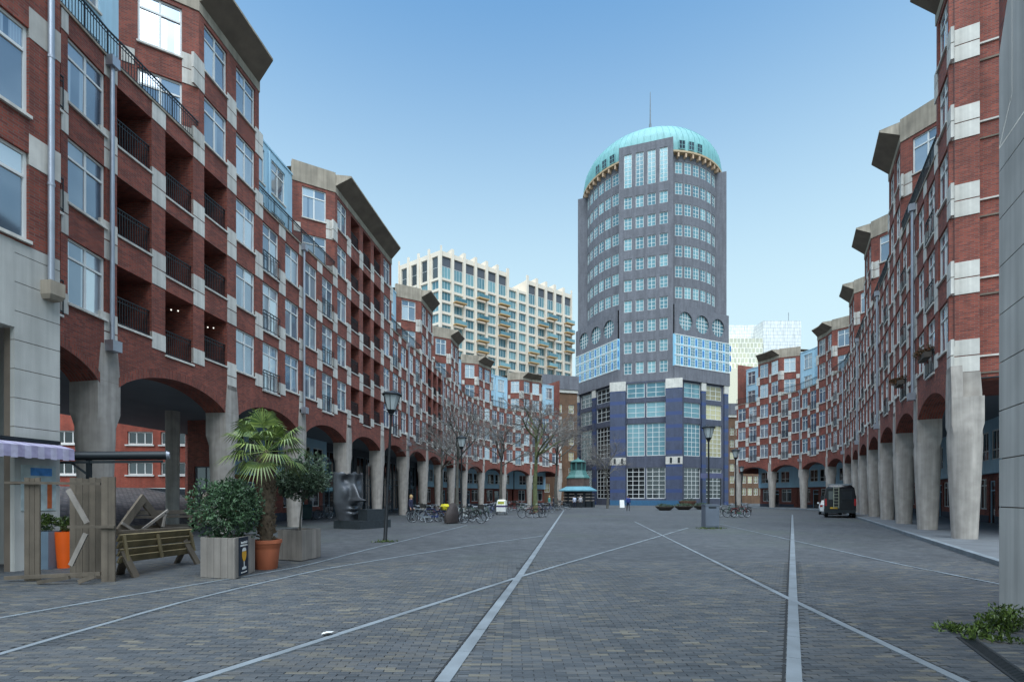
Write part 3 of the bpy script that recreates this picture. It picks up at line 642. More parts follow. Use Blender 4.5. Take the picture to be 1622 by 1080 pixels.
add('passage_window', grid_win(1.3, 2.4, 2, 2, M_GLASSD, fm=M_CEIL), LROOT, PS(1.05, 0, 1.0), PS.rz)
MB().quad([F1(-6, 12.0, 6.04), F1(18, 12.0, 6.04), F1(18, 5, 6.04), F1(-6, 5, 6.04)]).build('passage_ceiling', M_CEIL, LROOT, loc=(0, 0, 0))
for s_, i_ in ((9.3, 5.5), (-2.4, 6.6)): MB().lathe([(.30, 0), (.33, 6.04)], 16, F1(s_, i_, 0)).build('passage_column', MATS['column_concrete'], LROOT, loc=(0, 0, 0), smooth=True)
rp = MB().quad([F1(-9, 5.5, .0), F1(F1.L + 26, 5.5, .0), F1(F1.L + 26, 16, 2.3), F1(-9, 16, 2.3)]).quad([F1(-9, 16, 2.3), F1(F1.L + 26, 16, 2.3), F1(F1.L + 26, 40, 2.3), F1(-9, 40, 2.3)]).build('passage_ramp', brickmat('cobbles', srgb(112, 106, 104), srgb(72, 70, 74), srgb(46, 46, 48), .34, .2, .03, .25))
tag(rp, 'brick paved ramp rising behind the first arch', kind='structure')
rh = thing('brick_house', 'bright red brick house with white windows, seen through the first arch', 'house', (-28, 38, 2.3))
F = Frame((-37, 35.5), (-21, 37.5))
ws = []
for px in (108, 213, 262):
    s = ((px - CX) / FPX * 36.2 - F.A.x) / F.r.x
    for z in (3.25, 5.45): ws.append((s - .85, s + .85, z, z + .95))
b = MB(); wall_with_openings(b, F, 0, F.L, 2.3, 11, ws, .12); b.build('wall', M_BRICKB, rh, loc=(0, 0, 0))
me = grid_win(1.7, .95, 3, 1, M_GLASSD, fr=.09)
for o in ws:
    wn = add('window', me, rh, F((o[0] + o[1]) / 2, 0, o[2]), F.rz); sub('sill', bpy.data.meshes.get('hsill') or MB().box((-.98, -.1, -.1), (.98, .1, -.003)).mesh('hsill', M_WHITE), wn)
MB().quad([F(0, 6, 2.3), F(0, 0, 2.3), F(0, 0, 11), F(0, 6, 11)]).quad([F(F.L, 0, 2.3), F(F.L, 6, 2.3), F(F.L, 6, 11), F(F.L, 0, 11)]).quad([F(0, 0, 11), F(F.L, 0, 11), F(F.L, 6, 11), F(0, 6, 11)]).build('side_wall', M_BRICKB, rh, loc=(0, 0, 0))

# ------------------------------------------------------------------ the tower
TA = R(18.5); tr_ = Vector((math.cos(TA), -math.sin(TA), 0)); tn_ = Vector((math.sin(TA), math.cos(TA), 0))
TF = Vector((25.4, 96.0, 0)); TC = TF + tn_ * 15.2
def T_(u, v, z=0): p = TC + tr_ * u + tn_ * v; return Vector((p.x, p.y, z))
tw = thing('tower', 'tall purple grey brick office tower with green copper dome and mast', 'tower', TC)
TZ = -TA
M_COP = mat('green_copper', srgb(116, 168, 168), .6, .10, .5, streak=.16)
M_TEAL = mat('bright_blue_tile', srgb(150, 204, 228), .35, .06, 1.0)
M_DBLUE = mat('deep_blue_tile', srgb(56, 120, 184), .35, .08, 1.0)
M_GOLD = mat('ochre_bracket', srgb(190, 160, 132), .6, .1, 1)
fr_front = Frame(T_(-5, -15.2), T_(5, -15.2)); fr_l = Frame(T_(-15.2, -5), T_(-5, -15.2)); fr_r = Frame(T_(5, -15.2), T_(15.2, -5))
U4 = (-3.3, -1.1, 1.1, 3.3); rows = [25.1 + 3.97 * j for j in range(9)]
ops = [(5 + u - .74, 5 + u + .74, z, z + 2.25) for u in U4 for z in rows] + [(5 + u - .74, 5 + u + .74, 60.9, 67.3) for u in U4]
b = MB(); wall_with_openings(b, fr_front, 0, 10, 23.6, 68.9, ops, .3)
b.quad([T_(-5, -9, 23.6), T_(-5, -15.2, 23.6), T_(-5, -15.2, 68.9), T_(-5, -9, 68.9)]); b.quad([T_(5, -15.2, 23.6), T_(5, -9, 23.6), T_(5, -9, 68.9), T_(5, -15.2, 68.9)]); b.quad([T_(-5, -15.2, 68.9), T_(5, -15.2, 68.9), T_(5, -9, 68.9), T_(-5, -9, 68.9)])
b.build('front_slab', M_GREY, tw, loc=(0, 0, 0))
me4 = grid_win(1.48, 2.25, 2, 3, M_GLASSB, .10, .14); me5 = grid_win(1.48, 6.4, 2, 8, M_GLASSB, .10, .14)
for u in U4:
    for z in rows: add('window', me4, tw, fr_front(5 + u, 0, z), TZ)
    add('tall_window', me5, tw, fr_front(5 + u, 0, 60.9), TZ)
RR = 13.9
rz_rows = [63.4 - 3.97 * k for k in range(7)]; angs = [25.5 + 7.8 * k for k in range(6)]
for sg, nm in ((-1, 'l'), (1, 'r')):                 # round walls, faceted at each window column
    b = MB(); ed = [20.0, 21.6] + [21.6 + 7.8 * (k + 1) for k in range(6)] + [70.0]
    for k in range(len(ed) - 1):
        a0, a1 = R(ed[k]) * sg, R(ed[k + 1]) * sg
        p0, p1 = T_(RR * math.sin(a0), -RR * math.cos(a0)), T_(RR * math.sin(a1), -RR * math.cos(a1))
        Fk = Frame(p0, p1) if sg > 0 else Frame(p1, p0)
        o = [(Fk.L / 2 - .74, Fk.L / 2 + .74, z, z + 2.25) for z in rz_rows] if 1 <= k <= 6 else []
        wall_with_openings(b, Fk, 0, Fk.L, 36.5, 67, o, .2)
        if o:
            for z in rz_rows: add('window', me4, tw, Fk(Fk.L / 2, -.06, z), Fk.rz, (1.0, 1, 1))
    b.build('round_wall', M_GREY, tw, loc=(0, 0, 0))
for sg in (-1, 1):                                    # side slabs, seen edge on
    MB().box((sg * 9 if sg > 0 else -15.0, -5, 23.6), (15.0 if sg > 0 else -9, 5, 66.6), T_).build('side_slab', M_GREY, tw, loc=(0, 0, 0))
MB().box((-5, 9, 0), (5, 15.2, 66.6), T_).build('rear_slab', M_GREY, tw, loc=(0, 0, 0))
MB().lathe([(RR - .3, 0), (RR - .3, 67)], 32, TC, -TA + R(-18), -TA + R(198)).build('rear_wall', M_GREY, tw, loc=(0, 0, 0))
MB().lathe([(RR - .2, 66.9), (14.7, 67.0), (14.7, 67.35), (14.4, 67.4)], 72, TC).build('eave_ring', mat('ochre_soffit', srgb(176, 150, 116), .6), tw, loc=(0, 0, 0))
prof = [(14.4, 67.36), (14.4, 69.0)] + [(14.4 * math.cos(R(t)), 69.0 + 8.6 * math.sin(R(t))) for t in (12, 24, 36, 48, 60, 72, 82)] + [(.01, 77.6)]
MB().lathe(prof, 72, TC).build('dome', M_COP, tw, loc=(0, 0, 0), smooth=True)
b = MB()
for k in range(72):
    a = 2 * math.pi * k / 72
    for (r0, z0), (r1, z1) in zip(prof[:8], prof[1:9]): b.bar((TC.x + r0 * math.cos(a), TC.y + r0 * math.sin(a), z0), (TC.x + r1 * math.cos(a), TC.y + r1 * math.sin(a), z1), .10, .10, (math.cos(a), math.sin(a), .3))
tag(b.build('copper_seams', M_COP, tw, loc=(0, 0, 0)), kind='stuff')
mb_ = MB().box((-.16, -.95, -.75), (.16, 0, 0)).mesh('bracket', M_GOLD)
for k in range(60):
    a = 2 * math.pi * k / 60; d = math.degrees(math.atan2(math.sin(a), math.cos(a)))
    p = T_(14.65 * math.sin(a), -14.65 * math.cos(a), 66.95)
    if abs(d) < 95 and abs(d) > 20: add('bracket', mb_, tw, T_(13.7 * math.sin(a), -13.7 * math.cos(a), 66.9), TZ + a)
for sg in (-1, 1):
    for k in range(3):
        a = sg * R(27 + 7.8 * k); add('dormer_window', grid_win(1.3, 1.7, 2, 2, M_GLASSD, .1, 0, fm=M_COP), tw, T_(14.55 * math.sin(a), -14.55 * math.cos(a), 67.7), TZ + a)
MB().tube(TC + Vector((0, 0, 77)), TC + Vector((0, 0, 83)), .34, .26, 8).tube(TC + Vector((0, 0, 83)), TC + Vector((0, 0, 90)), .16, .06, 8).build('mast', M_CEIL, tw, loc=(0, 0, 0))
b = MB()
for k in range(6): a = k * math.pi / 3; b.tube(TC + Vector((0, 0, 81)), TC + Vector((9 * math.cos(a), 9 * math.sin(a), 75.6)), .05, n=4)
b.build('mast_stays', M_CEIL, tw, loc=(0, 0, 0))
# collar on the slanting sides: roundels, blue tiled band, dark course
for F, sg in ((fr_l, -1), (fr_r, 1)):
    L = F.L; b = MB(); cz = 34.75; rr = 1.75; cc = [L * .5 - 4.3, L * .5, L * .5 + 4.3]; o = [(c - rr, c + rr, cz - rr, cz + rr) for c in cc]
    xs = [0] + [v for q in o for v in q[:2]] + [L]
    for k in range(0, 8, 2): b.quad([F(xs[k], -.3, 32.1), F(xs[k + 1], -.3, 32.1), F(xs[k + 1], -.3, 37.6), F(xs[k], -.3, 37.6)])
    for c in cc:
        n = 24
        for k in range(n):
            a0, a1 = 2 * math.pi * k / n, 2 * math.pi * (k + 1) / n
            pt = lambda a, r=1.0: (c + rr * r * math.cos(a), cz + rr * r * math.sin(a))
            def bx(a): m = max(abs(math.cos(a)), abs(math.sin(a))); return (c + rr * math.cos(a) / m, cz + rr * math.sin(a) / m)
            (x0, y0), (x1, y1), (x2, y2), (x3, y3) = pt(a0), pt(a1), bx(a1), bx(a0)
            b.quad([F(x0, -.3, y0), F(x1, -.3, y1), F(x2, -.3, y2), F(x3, -.3, y3)]); b.quad([F(x0, .3, y0), F(x1, .3, y1), F(x1, -.3, y1), F(x0, -.3, y0)])
        b.quad([F(c - rr, -.3, 32.1), F(c + rr, -.3, 32.1), F(c + rr, -.3, cz - rr), F(c - rr, -.3, cz - rr)]); b.quad([F(c - rr, -.3, cz + rr), F(c + rr, -.3, cz + rr), F(c + rr, -.3, 37.6), F(c - rr, -.3, 37.6)])
        w_ = MB(); ring = [(c + rr * math.cos(2 * math.pi * k / n), cz + rr * math.sin(2 * math.pi * k / n)) for k in range(n)]
        w_.m = 1; w_.quad([F(x, .05, z) for x, z in ring]); w_.m = 0
        for d in (-.7, 0, .7):
            hh = math.sqrt(rr * rr - d * d) - .03; w_.box((c + d - .05, -.04, cz - hh), (c + d + .05, .03, cz + hh), F); w_.box((c - hh, -.06, cz + d - .05), (c + hh, -.045, cz + d + .05), F)
        w_.build('round_window', [M_WHITE, M_GLASSB], tw, loc=(0, 0, 0))
    b.quad([F(0, -.3, 37.6), F(L, -.3, 37.6), F(L, 4, 37.6), F(0, 4, 37.6)])
    b.build('collar', M_GREY, tw, loc=(0, 0, 0))
    b = MB(); b.box((-.05, -.38, 26.1), (L + .1, .2, 32.05), F); b.build('blue_band', M_TEAL, tw, loc=(0, 0, 0))
    nc = 8; cwid = (L + .4) / nc
    mw_ = grid_win(cwid * .62, 1.72, 2, 3, M_GLASSB, .07, -.03)
    for k in range(nc):
        for r_ in range(3):
            s = -.1 + cwid * (k + .5); z = 26.2 + 1.96 * r_; add('window', mw_, tw, F(s, -.42, z + .1), F.rz)
            MB().box((s + cwid * .40, -.43, z + .35), (s + cwid * .60, -.385, z + 1.5), F).build('deep_blue_tile', M_DBLUE, tw, loc=(0, 0, 0))
    for r_ in range(4): MB().box((-.06, -.46, 26.12 + 1.96 * r_ - (.1 if r_ == 3 else 0)), (L + .11, -.385, 26.24 + 1.96 * r_ - (.1 if r_ == 3 else 0)), F).build('white_string', M_WHITE, tw, loc=(0, 0, 0))
    MB().box((-.05, -.4, 23.62), (L + .2, .2, 26.09), F).build('dark_course', M_GREY, tw, loc=(0, 0, 0))
# podium
M_PODIUM = brickmat('podium_brick', srgb(84, 88, 104), srgb(70, 74, 92), srgb(80, 84, 96), var=.15)
def podium(F, L, bays, lit=False):
    b = MB(); ops = []
    for (s0, s1) in bays:
        for (z0, z1) in ((20.5, 23.3), (16.7, 19.6), (9.4, 15.6), (1.3, 7.2)): ops.append((s0, s1, z0, z1))
    wall_with_openings(b, F, 0, L, 0, 23.61, ops, .35); b.build('podium_wall', M_PODIUM, tw, loc=(0, 0, 0))
    for n_, o in enumerate(ops):
        w_, h_ = o[1] - o[0], o[3] - o[2]; nx = max(2, round(w_ / (1.15 if h_ > 4 else 1.75))); nz = max(2, round(h_ / .9)); g = M_GLASSB if (n_ % 4) < 3 and F is not fr_l else M_GLASSD
        if lit and n_ >= 4 and n_ % 4 in (0, 1, 2): g = M_GLASSY  # warm panes carry the golden sun reflection in their colour
        add('podium_window', grid_win(w_, h_, nx, nz, g, .11, .18), tw, F((o[0] + o[1]) / 2, 0, o[2]), F.rz)
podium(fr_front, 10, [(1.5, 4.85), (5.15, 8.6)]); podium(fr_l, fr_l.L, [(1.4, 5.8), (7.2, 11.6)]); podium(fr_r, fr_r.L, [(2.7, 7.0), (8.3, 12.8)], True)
podium(Frame(T_(-15.2, 5), T_(-15.2, -5)), 10, [(2, 8)]); podium(Frame(T_(15.2, -5), T_(15.2, 5)), 10, [(2, 8)])
for sg in (-1, 1):
    x0, x1 = (3.7, 6.6) if sg > 0 else (-6.6, -3.7)
    MB().box((x0, -16.0, 0), (x1, -12.6, 7.68), T_).box((x0, -16.0, 9.12), (x1, -12.6, 21.78), T_).build('pilaster', M_BLUEB, tw, loc=(0, 0, 0))
    MB().box((x0 - .06, -16.06, 21.8), (x1 + .06, -12.6, 23.58), T_).build('pilaster_cap', M_STONE, tw, loc=(0, 0, 0)); MB().box((x0 - .05, -16.05, 7.7), (x1 + .05, -12.6, 9.1), T_).build('pilaster_band', M_STONE, tw, loc=(0, 0, 0))
    for q in (.9, 2.3): MB().box((x0 + q - .2, -16.1, 7.9), (x0 + q + .2, -16.04, 8.9), T_).build('slot', M_DARKM, tw, loc=(0, 0, 0))
for F in (fr_l, fr_r):
    for s in (.5, 6.5 if F is fr_l else 7.65, F.L - .6):
        MB().box((s - .55, -.25, 0), (s + .55, .1, 22.0), F).build('pier', M_BLUEB, tw, loc=(0, 0, 0)); MB().box((s - .6, -.3, 22.02), (s + .6, .1, 23.6), F).build('pier_cap', M_STONE, tw, loc=(0, 0, 0))
MB().box((-6.6, -16.3, 0), (6.6, -15.2, .95), T_).build('blue_base', mat('blue_base_tile', srgb(48, 92, 124), .5), tw, loc=(0, 0, 0))

# ------------------------------------------------------------------ the pale apartment tower behind
wt = thing('apartment_tower', 'tall pale cream gridded apartment tower with fins, behind the left crescent', 'apartment tower', (0, 145, 0))
M_CREAM = mat('cream_concrete', srgb(228, 214, 196), .8, .05, .4); M_TAN = mat('tan_balcony', srgb(196, 160, 110), .7, .08, 1)
F = Frame((-18.5, 130), (18.7, 158.8)); NB = 13; bw = F.L / NB; z_r = [26 + 2.9 * k for k in range(12)]
hi = lambda k: k < 6 or k >= 8
b = MB(); b.m = 0
ops = []
for k in range(NB):
    zs = [z for z in z_r if z < (57.5 if hi(k) else 59)]
    for z in zs: ops.append((bw * k + .45, bw * (k + 1) - .35, z + .35, z + 2.6))
    if hi(k): ops.append((bw * k + .45, bw * (k + 1) - .35, 58.2, 63.8))
segs = [(0, 6, 65.0), (6, 8, 61.2), (8, 13, 65.0)]
for a, c, zt in segs: wall_with_openings(b, F, bw * a, bw * c, 0, zt, [o for o in ops if bw * a < o[0] < bw * c], .45)
for a, c, zt in segs:
    b.quad([F(bw * a, 0, zt), F(bw * c, 0, zt), F(bw * c, 14, zt), F(bw * a, 14, zt)]); b.quad([F(bw * a, 14, 0), F(bw * a, 0, 0), F(bw * a, 0, zt), F(bw * a, 14, zt)]) if a else None; b.quad([F(bw * c, 0, 0), F(bw * c, 14, 0), F(bw * c, 14, zt), F(bw * c, 0, zt)])
b.build('facade', M_CREAM, wt, loc=(0, 0, 0))
mw = grid_win(bw - .8, 2.25, 3, 1, M_GLASSB, .09, .3); mt = grid_win(bw - .8, 3.1, 3, 1, M_GLASSB, .09, .3)
for o in ops:
    if o[3] - o[2] < 3: add('window', mw, wt, F((o[0] + o[1]) / 2, 0, o[2]), F.rz)
    else:
        wn = add('tall_window', mt, wt, F((o[0] + o[1]) / 2, 0, o[2]), F.rz); sub('dark_screen', MB().box((-(bw - .8) / 2, .35, 3.1), ((bw - .8) / 2, .42, 5.6)).mesh('dark_screen', mat('dark_screen', srgb(84, 88, 96), .6)), wn)
for k in range(NB + 1):
    zt = 66.2 if (k <= 6 or k >= 8) else 61.2
    MB().box((bw * k - .38 + (.38 if k == 0 else 0), -.35, 0), (bw * k + .38 - (.38 if k == NB else 0), -.002, zt), F).build('fin', M_CREAM, wt, loc=(0, 0, 0))
    if k in (1, 2, 3, 4, 5, 9, 10, 11, 12): MB().box((bw * k - .38, .002, 65.003), (bw * k + .38, 2.6, 66.2), F).build('roof_fin', M_CREAM, wt, loc=(0, 0, 0))
for (zx, zy) in ((515, 455), (605, 400), (775, 455), (775, 530), (605, 560), (515, 620), (775, 605), (775, 680), (605, 715), (605, 795), (775, 905), (1140, 570), (1075, 620), (1270, 610), (1130, 710), (1270, 680), (1075, 760), (1270, 740), (1000, 800), (1140, 850), (1000, 880), (1270, 810), (1135, 910)):
    px, py = 620 + zx / 4.5, 380 + zy / 4.5; t = (px - CX) / FPX
    s = (t * F.A.y - F.A.x) / (F.r.x - t * F.r.y); Zp = F.A.y + F.r.y * s; z = EYE + (HY - py) * Zp / FPX
    k = min(NB - 1, max(0, int(s / bw))); zz = 26 + 2.9 * round((z - 26) / 2.9)
    bo = MB().box((bw * k + .1, -1.7, zz + .02), (bw * (k + 1) - .1, -.36, zz + .30), F).build('balcony', M_TAN, wt, loc=(0, 0, 0))
    q = MB().box((bw * k + .12, -1.68, zz + .31), (bw * (k + 1) - .12, -1.64, zz + 1.2), F).build('glass_screen', M_GLASSB, bo)
F = Frame((-31.1, 139), (-18.5, 130)); bw2 = F.L / 4; ops = []
for k in range(4):
    for z in z_r:
        if z < 57.5: ops.append((bw2 * k + .7, bw2 * (k + 1) - .6, z + .35, z + 2.6))
    ops.append((bw2 * k + .9, bw2 * (k + 1) - .8, 58.2, 63.8))
b = MB(); wall_with_openings(b, F, 0, F.L, 0, 65, ops, .45); b.quad([F(0, 14, 0), F(0, 0, 0), F(0, 0, 65), F(0, 14, 65)]); b.quad([F(0, 0, 65), F(F.L, 0, 65), F(F.L, 14, 65), F(0, 14, 65)]); b.build('side_facade', M_CREAM, wt, loc=(0, 0, 0))
mw = grid_win(bw2 - 1.3, 2.25, 2, 1, M_GLASSB, .09, .3); mt = grid_win(bw2 - 1.7, 5.6, 1, 2, M_GLASSD, .09, .3)
for o in ops: add('window' if o[3] - o[2] < 3 else 'tall_window', mw if o[3] - o[2] < 3 else mt, wt, F((o[0] + o[1]) / 2, 0, o[2]), F.rz)
for k in range(4): MB().box((bw2 * k - .3 * (k > 0), -.35, 0), (bw2 * k + .35, -.002, 66.2), F).build('fin', M_CREAM, wt, loc=(0, 0, 0))

# ------------------------------------------------------------------ brown wing between crescent and tower, golden wing right of the tower, far pale offices
def wing(label, A, B, top, nb_, rows_, base, gl_):
    w_ = thing('brick_wing', label, 'building', base); F = Frame(A, B); bw_ = F.L / nb_; ops = [(bw_ * (k + .5) - .55, bw_ * (k + .5) + .55, z, z + 1.7) for k in range(nb_) for z in rows_]
    b = MB(); wall_with_openings(b, F, 0, F.L, 0, top, ops, .2); b.quad([F(0, 10, 0), F(0, 0, 0), F(0, 0, top), F(0, 10, top)]); b.quad([F(F.L, 0, 0), F(F.L, 10, 0), F(F.L, 10, top), F(F.L, 0, top)]); b.quad([F(0, 0, top), F(F.L, 0, top), F(F.L, 10, top), F(0, 10, top)]); b.build('wall', M_BROWN, w_, loc=(0, 0, 0))
    me = grid_win(1.1, 1.7, 2, 2, gl_, .09, .1)
    for o in ops: add('window', me, w_, F((o[0] + o[1]) / 2, 0, o[2]), F.rz)
    MB().box((-.2, -.4, top - 2.6), (F.L + .2, -.003, top + .1), F).build('cornice', M_GREY, w_, loc=(0, 0, 0)); MB().box((-.1, -.25, top - 3.2), (F.L + .1, -.003, top - 2.62), F).build('stone_course', M_STONE, w_, loc=(0, 0, 0))
wing('narrow brown brick wing with pale lit windows, between left crescent and tower', (3.2, 97), (12.9, 100), 25.2, 4, [2.5 + 3.1 * k for k in range(6)], (10, 98, 0), M_GLASSY)  # the lit look comes from the warm pane colour alone
wing('narrow golden brown brick wing with warm tinted panes, between tower and right crescent', (51, 122), (63, 123), 24, 8, [2.0 + 2.9 * k for k in range(6)], (56, 126, 0), M_GLASSY)  # golden light painted into the pane colour here too
M_FAR = brickmat('white_cladding', srgb(232, 232, 228), srgb(226, 226, 224), srgb(196, 200, 202), 3.0, 1.5, .12, .04)
M_FARY = brickmat('cream_glazing', srgb(208, 204, 176), srgb(196, 196, 178), srgb(232, 228, 214), 1.6, 2.2, .25, .05)
fo = thing('office_block', 'far white office blocks rising behind the right crescent', 'office building', (115, 225, 0))
F = Frame((107, 215), (118, 212)); Zf = 215
def fbox(name, px0, px1, py, Z, dep, m):
    a = PZ(px0, py, Z); c = PZ(px1, py, Z); MB().box((a.x, Z, 0), (c.x, Z + dep, a.z)).build(name, m, fo, loc=(0, 0, 0))
fbox('tall_volume', 1209, 1269, 508, 220, 20, M_FAR); fbox('lower_volume', 1150, 1208.5, 536, 219, 20, M_FARY); fbox('set_back_storey', 1150, 1206, 515, 228, 14, M_FAR); fbox('wing_volume', 1150, 1222, 583, 205, 12, mat('cream_wall', srgb(222, 214, 190), .8))
b = MB(); a = PZ(1249, 508, 225); b.tube(a, a + Vector((0, 0, 3.6)), .12)
b.build('antenna', M_CEIL, fo, loc=(0, 0, 0))
# ------------------------------------------------------------------ near paving bricks, stone bands, kerb
BW, BH = .205, .062
M_PB = None
def paverm():
    m = bpy.data.materials.new('paving_brick'); m.use_nodes = True; n = m.node_tree.nodes; l = m.node_tree.links
    b = n['Principled BSDF']; b.inputs['Roughness'].default_value = .68
    uv = n.new('ShaderNodeUVMap'); uv.uv_map = 'UVMap'; sp = n.new('ShaderNodeSeparateXYZ'); l.new(uv.outputs[0], sp.inputs[0])
    cr = n.new('ShaderNodeValToRGB'); l.new(sp.outputs[0], cr.inputs[0]); e = cr.color_ramp.elements
    e[0].position = 0; e[0].color = srgb(56, 60, 64); e[1].position = 1; e[1].color = srgb(104, 100, 90)
    for p, c in ((.3, srgb(68, 72, 76)), (.6, srgb(75, 77, 79)), (.88, srgb(82, 81, 78)), (.95, srgb(90, 87, 79))): q = e.new(p); q.color = c
    tc = n.new('ShaderNodeTexCoord'); no = n.new('ShaderNodeTexNoise'); no.inputs['Scale'].default_value = .35; no.inputs['Detail'].default_value = 8; g2 = n.new('ShaderNodeNewGeometry'); l.new(g2.outputs['Position'], no.inputs['Vector'])
    mr = n.new('ShaderNodeMapRange'); mr.inputs[1].default_value = .3; mr.inputs[2].default_value = .7; mr.inputs[3].default_value = .78; mr.inputs[4].default_value = 1.15; l.new(no.outputs[0], mr.inputs[0])
    mp = n.new('ShaderNodeMapping'); mp.inputs['Scale'].default_value = (1.1, 6.5, 1); ge = n.new('ShaderNodeNewGeometry'); l.new(ge.outputs['Position'], mp.inputs[0]); ns = n.new('ShaderNodeTexNoise'); ns.inputs['Scale'].default_value = 1.0; ns.inputs['Detail'].default_value = 7; ns.inputs['Roughness'].default_value = .7; l.new(mp.outputs[0], ns.inputs['Vector'])
    ms = n.new('ShaderNodeMapRange'); ms.inputs[1].default_value = .33; ms.inputs[2].default_value = .67; ms.inputs[3].default_value = .80; ms.inputs[4].default_value = 1.18; l.new(ns.outputs[0], ms.inputs[0])
    mq = n.new('ShaderNodeMix'); mq.data_type = 'RGBA'; mq.blend_type = 'MULTIPLY'; mq.inputs[0].default_value = 1; l.new(cr.outputs[0], mq.inputs[6]); l.new(ms.outputs[0], mq.inputs[7])
    mx = n.new('ShaderNodeMix'); mx.data_type = 'RGBA'; mx.blend_type = 'MULTIPLY'; mx.inputs[0].default_value = 1; l.new(mq.outputs[2], mx.inputs[6]); l.new(mr.outputs[0], mx.inputs[7]); l.new(mx.outputs[2], b.inputs['Base Color'])
    nb = n.new('ShaderNodeTexNoise'); nb.inputs['Scale'].default_value = 60; l.new(tc.outputs['Object'], nb.inputs['Vector']); bp = n.new('ShaderNodeBump'); bp.inputs['Strength'].default_value = .25; bp.inputs['Distance'].default_value = .004; l.new(nb.outputs[0], bp.inputs['Height']); l.new(bp.outputs[0], b.inputs['Normal'])
    return m
M_PB = paverm()
M_BAND = mat('band_stone', srgb(112, 119, 124), .8, .2, 2.0, bump=.15, rnd=.08)
# stone bands: centre lines through ground spots of the photograph
BANDS = [('pale stone band running from the front centre towards the kiosk', [(700, 1082), (822, 914), (893, 808)], .14),
         ('pale stone band running straight from the front right to the far van corner', [(1258, 1090), (1256, 946), (1255, 815)], .13),
         ('pale stone band crossing from the front left to the grey bin', [(290, 1085), (510, 1014), (820, 915), (1090, 836)], .10),
         ('pale stone band crossing from the far centre to the front right corner', [(1005, 826), (1095, 871), (1250, 949), (1400, 1021), (1545, 1090)], .10),
         ('pale stone band passing the timber planter on the left', [(-30, 985), (150, 953), (300, 928), (400, 911), (480, 897), (560, 876), (740, 832)], .08),
         ('pale stone band curving below the first lamp on the left', [(-30, 1046), (110, 1005), (300, 951), (400, 927), (500, 904), (620, 884), (760, 862), (860, 849)], .085),
         ('pale stone band on the right running to the concrete gate pier', [(1140, 830), (1256, 856), (1420, 893), (1600, 929)], .08)]
def seg_d(p, a, b_):
    d = b_ - a; t = max(0, min(1, (p - a).dot(d) / max(1e-9, d.length_squared))); return (p - a - d * t).length
band_lines = []
for label, px, wd in BANDS:
    pts = [G(*p) for p in px]; band_lines.append((pts, wd))
    root = bpy.data.objects.new('stone_band', None); COL.objects.link(root); root.location = pts[0]; ORG[root] = pts[0].copy(); tag(root, label, kind='structure')
    rest = MB(); cnt = 0
    # even out into slabs about 0.9 m long
    L = [0]
    for a, c in zip(pts[:-1], pts[1:]): L.append(L[-1] + (c - a).length)
    def at(s):
        for k in range(len(L) - 1):
            if s <= L[k + 1] + 1e-9: t = (s - L[k]) / (L[k + 1] - L[k]); return pts[k].lerp(pts[k + 1], t)
        return pts[-1]
    n = max(1, int(L[-1] / .9)); ss = [L[-1] * k / n for k in range(n + 1)]
    for k in range(n):
        a, c = at(ss[k]), at(ss[k + 1]); d = (c - a).normalized(); nn = Vector((-d.y, d.x, 0)) * wd / 2; a2, c2 = a + d * .004, c - d * .004; z = .018 + random.uniform(-.0015, .0015)
        bb = MB() if a.y < 26 else rest
        P0 = [a2 - nn, c2 - nn, c2 + nn, a2 + nn]; bb.loft([[Vector((p.x, p.y, -.02)) for p in P0], [Vector((p.x, p.y, z)) for p in P0]])
        if a.y < 26: bb.build('paving_slab', M_BAND, root, loc=(0, 0, 0))
    jt = MB()
    for k in range(n):
        a, c = at(ss[k]), at(ss[k + 1]); d = (c - a).normalized(); nn = Vector((-d.y, d.x, 0)) * (wd / 2 + .022); jt.bar(a + nn + Vector((0, 0, .008)), c + nn + Vector((0, 0, .008)), .022, .012)
    jt.build('drain_slot', mat('slot_dark', srgb(34, 36, 38), .9), root, loc=(0, 0, 0))
    if rest.v: tag(rest.build('paving_slabs', M_BAND, root, loc=(0, 0, 0)), kind='stuff')
# bricks, running bond, out to where a brick is no longer told apart
ZMAX = 13.0; cells = []; row = 0; y = 4.2
while y < ZMAX:
    half = y * 1.06 + .4; x = -math.ceil(half / BW) * BW + (BW / 2 if row % 2 else 0)
    while x < half:
        cells.append((x, y)); x += BW
    y += BH; row += 1
GLpoly = GLF
def blocked(x, y):
    p = Vector((x, y, 0))
    for pts, wd in band_lines:
        for a, c in zip(pts[:-1], pts[1:]):
            if seg_d(p, a, c) < wd / 2 + .035: return True
    if x < -10.9 + (y - 12.2) * .16 and y < 12.4: return True
    if x > 7.0 and (x - 7.04) * .894 - (y - 7.3) * .447 > -.05 and y < 7.4: return True
    return False
def brick(mb, x, y, w, h):
    z = .012 + random.uniform(-.002, .002); q = lambda: z + random.uniform(-.0012, .0012); g = .0035; bv = .004
    lo = [(x + g, y + g), (x + w - g, y + g), (x + w - g, y + h - g), (x + g, y + h - g)]; hi_ = [(x + g + bv, y + g + bv), (x + w - g - bv, y + g + bv), (x + w - g - bv, y + h - g - bv), (x + g + bv, y + h - g - bv)]
    A_ = [(a, c, -.01) for a, c in lo]; B_ = [(a, c, z - .003) for a, c in lo]; C_ = [(a, c, q()) for a, c in hi_]; r = random.random(); U = [(r, 0)] * 4
    for k in range(4): mb.quad([A_[k], A_[(k + 1) % 4], B_[(k + 1) % 4], B_[k]], U); mb.quad([B_[k], B_[(k + 1) % 4], C_[(k + 1) % 4], C_[k]], U)
    mb.quad(C_, U)
near_ = [c for c in cells if not blocked(c[0] + BW / 2, c[1] + BH / 2)]
near_.sort(key=lambda c: c[1] + abs(c[0]) * .05)
variants = []
